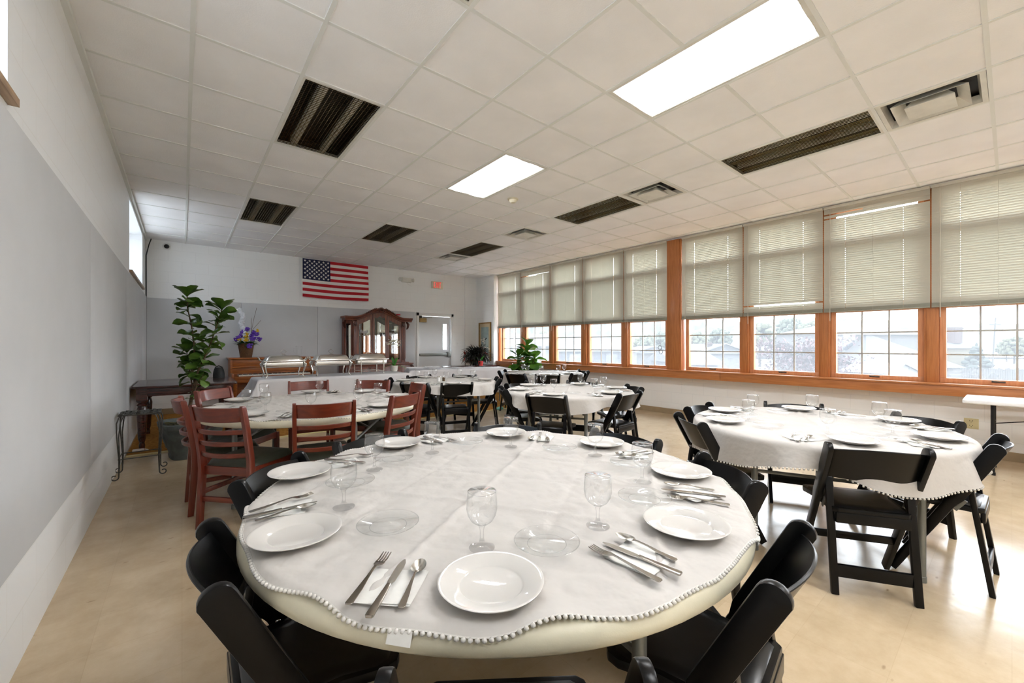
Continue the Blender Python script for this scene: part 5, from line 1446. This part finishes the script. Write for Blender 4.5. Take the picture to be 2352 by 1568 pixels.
for sx in (-1,1):
    m=MB(); m.box(sx*.575-.042,sx*.575+.042,-.02,.03,.855,1.82)
    for k in (-1,0,1): m.tube([(sx*.575+k*.024,-.022,.9),(sx*.575+k*.024,-.022,1.70)],.008,6)
    m.build('pilaster',M['cherry'],t)
    m=MB(); m.box(sx*.575-.045,sx*.575+.045,-.04,.02,1.70,1.82); m.ell((sx*.575,-.05,1.76),(.04,.02,.05),8,6); m.build('pilaster_capital',M['carve'],t,bevel=.004)
    # canted side with its own pane
    a=Vector((sx*.62,.0,0)); b=Vector((sx*Wd,.23,0)); m=MB(); dv=(b-a)
    for u0,u1,z0_,z1_ in ((0,.2,.855,1.85),(.8,1,.855,1.85),(.2,.8,.855,.93),(.2,.8,1.76,1.85)):
        p=a+dv*u0; q_=a+dv*u1; nn=Vector((dv.y,-dv.x,0)).normalized()*.01
        v=[]
        for z_ in (z0_,z1_):
            for w_ in (p-nn,q_-nn,q_+nn,p+nn): v.append((w_.x,w_.y,z_))
        m.add(v,[(0,1,2,3),(4,5,6,7),(0,1,5,4),(1,2,6,5),(2,3,7,6),(3,0,4,7)])
    f=m.build('side_frame',M['cherry'],t,smooth=False)
    p=a+dv*.2;q_=a+dv*.8; g=MB(); g.add([(p.x,p.y,.93),(q_.x,q_.y,.93),(q_.x,q_.y,1.76),(p.x,p.y,1.76)],[(0,1,2,3)]); g.build('side_pane',M['cpane'],f,smooth=False)
    m=MB(); m.tube([(sx*.745,.16,1.84),(sx*.775,.13,1.78),(sx*.765,.14,1.70),(sx*.745,.16,1.66)],[.02,.035,.025,.012],8); m.build('scroll_bracket',M['carve'],t)
t=thing('glass_jar','clear jar with a red lid on top of the china cabinet','jar',(4.17,9.62,1.895))
MB().lathe([(0,0),(.06,0),(.08,.03),(.08,.09),(.05,.12)],seg=24).build('body',M['saucer'],t,fix=False)
MB().lathe([(0,.118),(.055,.118),(.055,.15),(0,.15)],seg=24).build('lid',M['pinkdoor'],t)
# crystal and cups inside the cabinet
def inside(o,label,cat,x,z): o.location=(3.62+x,9.40+.2,z+.008); tag(o,label,cat); return o
m=MB(); m.lathe([(0,0),(.05,0),(.015,.02),(.012,.05),(.075,.07),(.085,.10),(.078,.10),(.0,.07)],seg=16)
for k in range(12): a=k*PI/6; m.tube([(.08*math.cos(a),.08*math.sin(a),.10),(.085*math.cos(a),.085*math.sin(a),.14 if k%2 else .115)],[.006,.002],5)
inside(m.build('crystal_bowl',M['wflower']),'pale footed bowl on a shelf behind the left cabinet door','bowl',-.30,1.488)
cup=MB(); cup.lathe([(0,0),(.022,0),(.036,.04),(.040,.085),(.036,.085),(.03,.04),(0,.01)],seg=14); cup.tube([(.036,0,.07),(.06,0,.06),(.058,0,.03),(.034,0,.025)],.004,6)
cup=cup.build('tea_cup',M['china']); tag(cup,'','cup'); ck=Maker(cup)
for i,x in enumerate((.25,.34,.43)): ck.at((3.62+x,9.58,1.496),R(-60),('leftmost','middle','rightmost')[i]+' of three cups on the upper shelf behind the right cabinet door','cups in the china cabinet')
m=MB(); m.lathe([(0,0),(.04,0),(.012,.02),(.012,.06),(.05,.09),(.055,.15),(.05,.15),(0,.09)],seg=16); inside(m.build('compote',M['wflower']),'pale stemmed dish low behind the left cabinet door','dish',-.28,.86)
# ------------------------------------------------------------------ outside the windows
GZ=-2.6
struct(MB().add([(7.6,-90,GZ),(190,-90,GZ),(190,160,GZ),(7.6,160,GZ)],[(0,1,2,3)]).build('ground',M['grass'],smooth=False))
# wooded hill
m=MB()
def hp_(u,v):
    px=950+1700*u; d=105+70*v; p=outside(px,d); 
    base=8.4*math.sin(min(1,v*1.25)*PI/2)+1.6*math.sin(u*6.0+.6)*v+1.0*math.sin(u*13)*v
    z=GZ+1+base*1.5+ (noise.noise(Vector((u*60,v*14,1)))*1.9+noise.noise(Vector((u*130,v*30,4)))*1.0)*min(1,v*3)
    return (p.x,p.y,z)
m.grid(hp_,220,26); struct(m.build('hill',M['hill']))
def house(name,label,px,d,w,dep,zb,ze,zr,wallm,roofm,kind='hip',rot=0,wins=(),chim=None):
    p=outside(px,d); t=thing(name,label,'house',(p.x,p.y,0),-TH+R(rot))
    MB().box(-w/2,w/2,0,dep,zb,ze).build('walls',M[wallm],t,smooth=False)
    m=MB(); e=.35; a,b=-w/2-e,w/2+e; c_,d_=-e,dep+e; mid=(c_+d_)/2
    if kind=='hip':
        k=min(dep/2,w/2-.3); v=[(a,c_,ze),(b,c_,ze),(b,d_,ze),(a,d_,ze),(a+k+e,mid,zr),(b-k-e,mid,zr)]; m.add(v,[(0,1,5,4),(1,2,5),(2,3,4,5),(3,0,4),(3,2,1,0)])
    elif kind=='side':
        v=[(a,c_,ze),(b,c_,ze),(b,d_,ze),(a,d_,ze),(a,mid,zr),(b,mid,zr)]; m.add(v,[(0,1,5,4),(1,2,5),(2,3,4,5),(3,0,4),(3,2,1,0)])
    else:
        v=[(a,c_,ze),(0,c_,zr),(b,c_,ze),(a,d_,ze),(0,d_,zr),(b,d_,ze)]; m.add(v,[(0,3,4,1),(1,4,5,2),(0,1,2),(3,5,4),(0,2,5,3)])
    m.build('roof',M[roofm],t,smooth=False)
    m=MB(); m.box(a,b,c_-.05,c_+.02,ze-.18,ze+.02); m.build('eave_trim',M['trimw'],t,smooth=False)
    if kind=='gable':
        m=MB()
        for s in (a,b): m.bar((s,c_-.06,ze),(0,c_-.06,zr),.12,.22,up=(0,1,0))
        m.build('gable_trim',M['trimw'],t,smooth=False)
    for x,z,ww,hh in wins:
        m=MB(); m.box(x-ww/2-.1,x+ww/2+.1,-.08,0.02,z-hh/2-.1,z+hh/2+.1); f=m.build('window_trim',M['trimw'],t,smooth=False)
        m=MB(); m.box(x-ww/2,x+ww/2,-.095,-.07,z-hh/2,z-.02); m.box(x-ww/2,x+ww/2,-.095,-.07,z+.02,z+hh/2); m.build('window_glass',M['hglass'],f,smooth=False)
    if chim:
        x,y,z0,z1,s=chim; m=MB(); m.box(x-s,x+s,y-s,y+s,z0,z1); m.box(x-s-.08,x+s+.08,y-s-.08,y+s+.08,z1-.25,z1-.1); m.build('chimney',M['brick'],t,smooth=False)
    return t
# metres per pixel at depth d: d/933; z = 1.3-(y-790)*d/933
house('house','white house with a porch close outside the far windows',1196,26,4.6,6,GZ,1.35,1.9,'side2','roof1','side',0,((.8,.2,.7,.9),))
p=outside(1185,22); t=thing('porch','white porch with posts outside the first two windows','porch',(p.x,p.y,0),-TH)
m=MB(); m.box(-1.3,1.9,-.1,.1,1.5,1.85); m.build('beam',M['trimw'],t,smooth=False)
for x in (-.95,-.1,1.5): MB().box(x-.09,x+.09,-.09,.09,GZ,1.5).build('post',M['trimw'],t,smooth=False)
m=MB(); m.tube([(-.62+.07*math.sin(k*1.25),0,-.9+k*.12) for k in range(20)],.035,6); m.tube([(-.9,0,-.9),(-.9,0,1.4)],.03,6); m.build('scroll_ironwork',M['fence'],t)
house('house','blue grey house with two white framed windows outside the third and fourth windows',1358,40,7.6,9,GZ,.75,2.75,'side1','roof1','hip',0,((-1.6,-.6,.9,1.7),(2.0,-.6,.9,1.7)))
house('house','small low house with a pinkish roof outside the fifth window',1503,60,5.2,7,GZ,.15,1.0,'side3','roof2','gable',0)
house('house','grey gabled house with white trim outside the sixth window',1662,44,4.4,8,GZ,.45,1.35,'side2','roof1','gable',0,(),(-.9,1.5,.6,1.5,.28))
house('house','long grey roofed house left of the gabled one outside the sixth window',1600,33,3.4,6,GZ,-.2,.75,'side1','roof1','side',0)
t_=house('house','large taupe house with hipped grey roof outside the eighth window',2012,38,8.2,8,GZ,2.35,3.65,'side3','roof2','hip',0,((-2.6,1.45,1.1,1.5),(-4.0+.45,1.55,.6,.9)))
m=MB(); m.add([(-1.0,-.1,2.3),(5.2,-.1,-.6),(5.2,-3.0,-.75),(-3.6,-3.0,-.75),(-3.6,-.1,.0)],[(0,1,2,3),(0,3,4)]); m.build('lower_roof',M['roof2'],t_,smooth=False)
MB().box(-3.8,5.0,-2.6,-.1,GZ,-.72).build('lower_walls',M['side3'],t_,smooth=False)
house('shed','small white roofed shed in front of the large taupe house',2062,30,3.0,2.6,GZ,-.85,-.1,'side2','trimw','gable',12)
house('house','yellow house with dark roof and brick chimney outside the last window',2196,52,3.9,9,GZ,.95,2.6,'side4','roof3','side',0,(),(1.1,1.2,1.4,3.5,.5))
p=outside(2420,44); t=thing('fence','weathered wooden picket fence beyond the last window','fence',(p.x,p.y,0),-TH)
m=MB()
for i in range(75): x=-12+i*.26; m.box(x,x+.22,-.02,.02,GZ,-1.35+.10*math.sin(i*1.7))
m.build('pickets',M['fence'],t,smooth=False)
m=MB(); m.box(-12,7.5,.02,.08,-2.3,-2.2); m.box(-12,7.5,.02,.08,-1.75,-1.65); m.build('rails',M['fence'],t,smooth=False)
def blob(mb,c,r,n,s,rnd,sq=1):
    for i in range(n):
        a=rnd.uniform(0,2*PI); b=rnd.uniform(-.7,1); q=rnd.uniform(.45,1)**.5; k=math.sqrt(1-b*b*.9)
        c2=Vector((c[0]+r*q*k*math.cos(a),c[1]+r*q*k*math.sin(a),c[2]+r*sq*q*b)); mb.ell(c2,(s*rnd.uniform(.7,1.3),s*rnd.uniform(.7,1.3),s*rnd.uniform(.8,1.2)),6,4)
def tree(name,label,px,d,zc,r,m_,n,s,sq=1,seed=1,trunk=True,group=None):
    p=outside(px,d); t=thing(name,label,'tree',(p.x,p.y,0),0,group); rnd=random.Random(seed)
    m=MB(); blob(m,(0,0,zc),r,n,s,rnd,sq); m.build('crown',M[m_],t)
    m=MB(); m.tube([(0,0,GZ),(.05,0,(GZ+zc)/2),(0,0,zc)],[r*.1,r*.07,r*.04],7)
    for k in range(5): a=k*1.3; m.tube([(0,0,zc-.6*r),(.5*r*math.cos(a),.5*r*math.sin(a),zc+.2*r)],[r*.04,r*.015],5)
    m.build('trunk',M['bark'],t)
# red maple: leafy layered sprays
p=outside(1845,17); t=thing('red_maple_tree','red leaved maple tree just outside the seventh window','tree',(p.x,p.y,0)); rnd=random.Random(4); m=MB(); br=MB()
br.tube([(0,0,GZ),(.05,0,-1.2),(0,.05,.9)],[.1,.08,.06],7)
for k in range(70):
    a=rnd.uniform(0,6.28); e=rnd.uniform(-.6,.6); L=rnd.uniform(.8,2.1); q=Vector((0,0,.95)); d_=Vector((math.cos(a)*math.cos(e),math.sin(a)*math.cos(e),math.sin(e)))
    en=q+d_*L; en.z-=.12*L; br.tube([q,q+d_*L*.55,en],[.035,.018,.006],5)
    for i in range(55):
        c_=q+d_*L*rnd.uniform(.45,1.05)+Vector((rnd.gauss(0,.16),rnd.gauss(0,.16),rnd.gauss(0,.10)-.1*L)); leaf(m,c_,rnd.uniform(0,6.28),rnd.uniform(-.8,.4),.15,.085,.5,kind='plain',n=2)
m.build('leaves',M['maple'],t,fix=False); br.build('branches',M['bark'],t)
p=outside(2243,50); t=thing('conifer_tree','small dark cone shaped evergreen beyond the fence','tree',(p.x,p.y,0)); m=MB(); rnd=random.Random(6)
for k in range(13):
    z=-2.3+k*.26; r=1.75*(1-k/13.5)
    for i in range(max(6,int(16*(1-k/14)))):
        a=rnd.uniform(0,6.28); q=rnd.uniform(.5,1); m.ell((r*q*math.cos(a),r*q*math.sin(a),z),(.35,.35,.28),6,4)
m.ell((0,0,1.1),(.14,.14,.4),6,5); m.build('foliage',M['conif'],t); MB().tube([(0,0,GZ),(0,0,.2)],[.15,.05],7).build('trunk',M['bark'],t)
TR=[(1255,60,.6,2.2,'ytree','pale green tree above the white house porch',1.1),(1480,80,.6,2.1,'ytree','pale yellow tree left of the small low house',1.2),(1530,82,1.2,2.6,'gtree','green tree behind the small low house',1),
    (1600,75,1.6,2.0,'ytree','yellow green tree at the left of the sixth window',.9),(1655,82,2.2,2.2,'gtree','tall green tree behind the gabled house',1),(1745,70,2.6,2.6,'ytree','yellow green tree behind the red maple, left side',.9),(1815,85,4.4,2.4,'gtree','round green tree high behind the red maple',1),(1862,78,3.6,2.2,'ytree','small yellow tree right of the maple top',.9),
    (1930,80,3.0,2.4,'gtree','green tree left of the large taupe house',1),(2150,85,1.6,1.8,'ytree','yellow green tree between taupe and yellow houses',1),(2312,90,.2,1.6,'gtree','green tree right of the cone shaped evergreen',1),(2330,80,.4,2.0,'ytree','pale tree at the right edge behind the fence',1.1)]
for i,(px,d,zc,r,mm_,lb,sq_) in enumerate(TR): tree('tree',lb,px,d,zc,r,mm_,170,r*.17,sq_,20+i,True,'trees beyond the houses')
p=outside(2278,48); t=thing('utility_pole','thin leaning grey pole beyond the last window','pole',(p.x,p.y,GZ)); m=MB(); m.tube([(0,0,0),(.35,-.28,7)],.07,8); m.build('post',M['fence'],t)
m=MB(); m.bar((-.2,.15,6.2),(.8,-.65,6.2),.1,.1); m.build('crossarm',M['fence'],t)
# ------------------------------------------------------------------ daylight, camera, view
w=bpy.data.worlds.new('overcast_sky'); scene.world=w; w.use_nodes=True; n=w.node_tree; n.nodes.clear()
out=n.nodes.new('ShaderNodeOutputWorld'); bg=n.nodes.new('ShaderNodeBackground'); tc=n.nodes.new('ShaderNodeTexCoord'); sp=n.nodes.new('ShaderNodeSeparateXYZ'); rp=n.nodes.new('ShaderNodeValToRGB')
n.links.new(tc.outputs['Generated'],sp.inputs[0]); n.links.new(sp.outputs[2],rp.inputs['Fac'])
rp.color_ramp.elements[0].color=(.93,.965,1,1); rp.color_ramp.elements[1].color=(.76,.88,1.0,1); rp.color_ramp.elements[1].position=.8
n.links.new(rp.outputs['Color'],bg.inputs['Color']); bg.inputs['Strength'].default_value=SKY
n.links.new(bg.outputs[0],out.inputs['Surface'])
def portal(name,loc,rot,sx,sy):
    l=bpy.data.lights.new(name,'AREA'); l.shape='RECTANGLE'; l.size=sx; l.size_y=sy; l.cycles.is_portal=True
    o=bpy.data.objects.new(name,l); COL.objects.link(o); o.location=loc; o.rotation_euler=rot
q=W(3.75,.2,2.0); portal('window_wall_daylight',(q[0],q[1],1.98),(0,R(90),R(1.13)),2.5,10.5)
cam=bpy.data.cameras.new('camera'); cam.sensor_width=36; cam.lens=933/2352*36; cam.shift_y=6/2352; cam.clip_end=500; cam.clip_start=.02
co=bpy.data.objects.new('camera',cam); COL.objects.link(co); co.location=(0,0,CH); co.rotation_euler=(R(90),0,-TH); scene.camera=co
scene.view_settings.view_transform='Standard'; scene.view_settings.look='None'; scene.view_settings.gamma=1; scene.view_settings.use_curve_mapping=False
scene.view_settings.exposure=EXPO
scene.cycles.transparent_max_bounces=24; scene.cycles.max_bounces=10; scene.cycles.diffuse_bounces=6; scene.cycles.caustics_reflective=False; scene.cycles.caustics_refractive=False
scene.cycles.sample_clamp_indirect=6
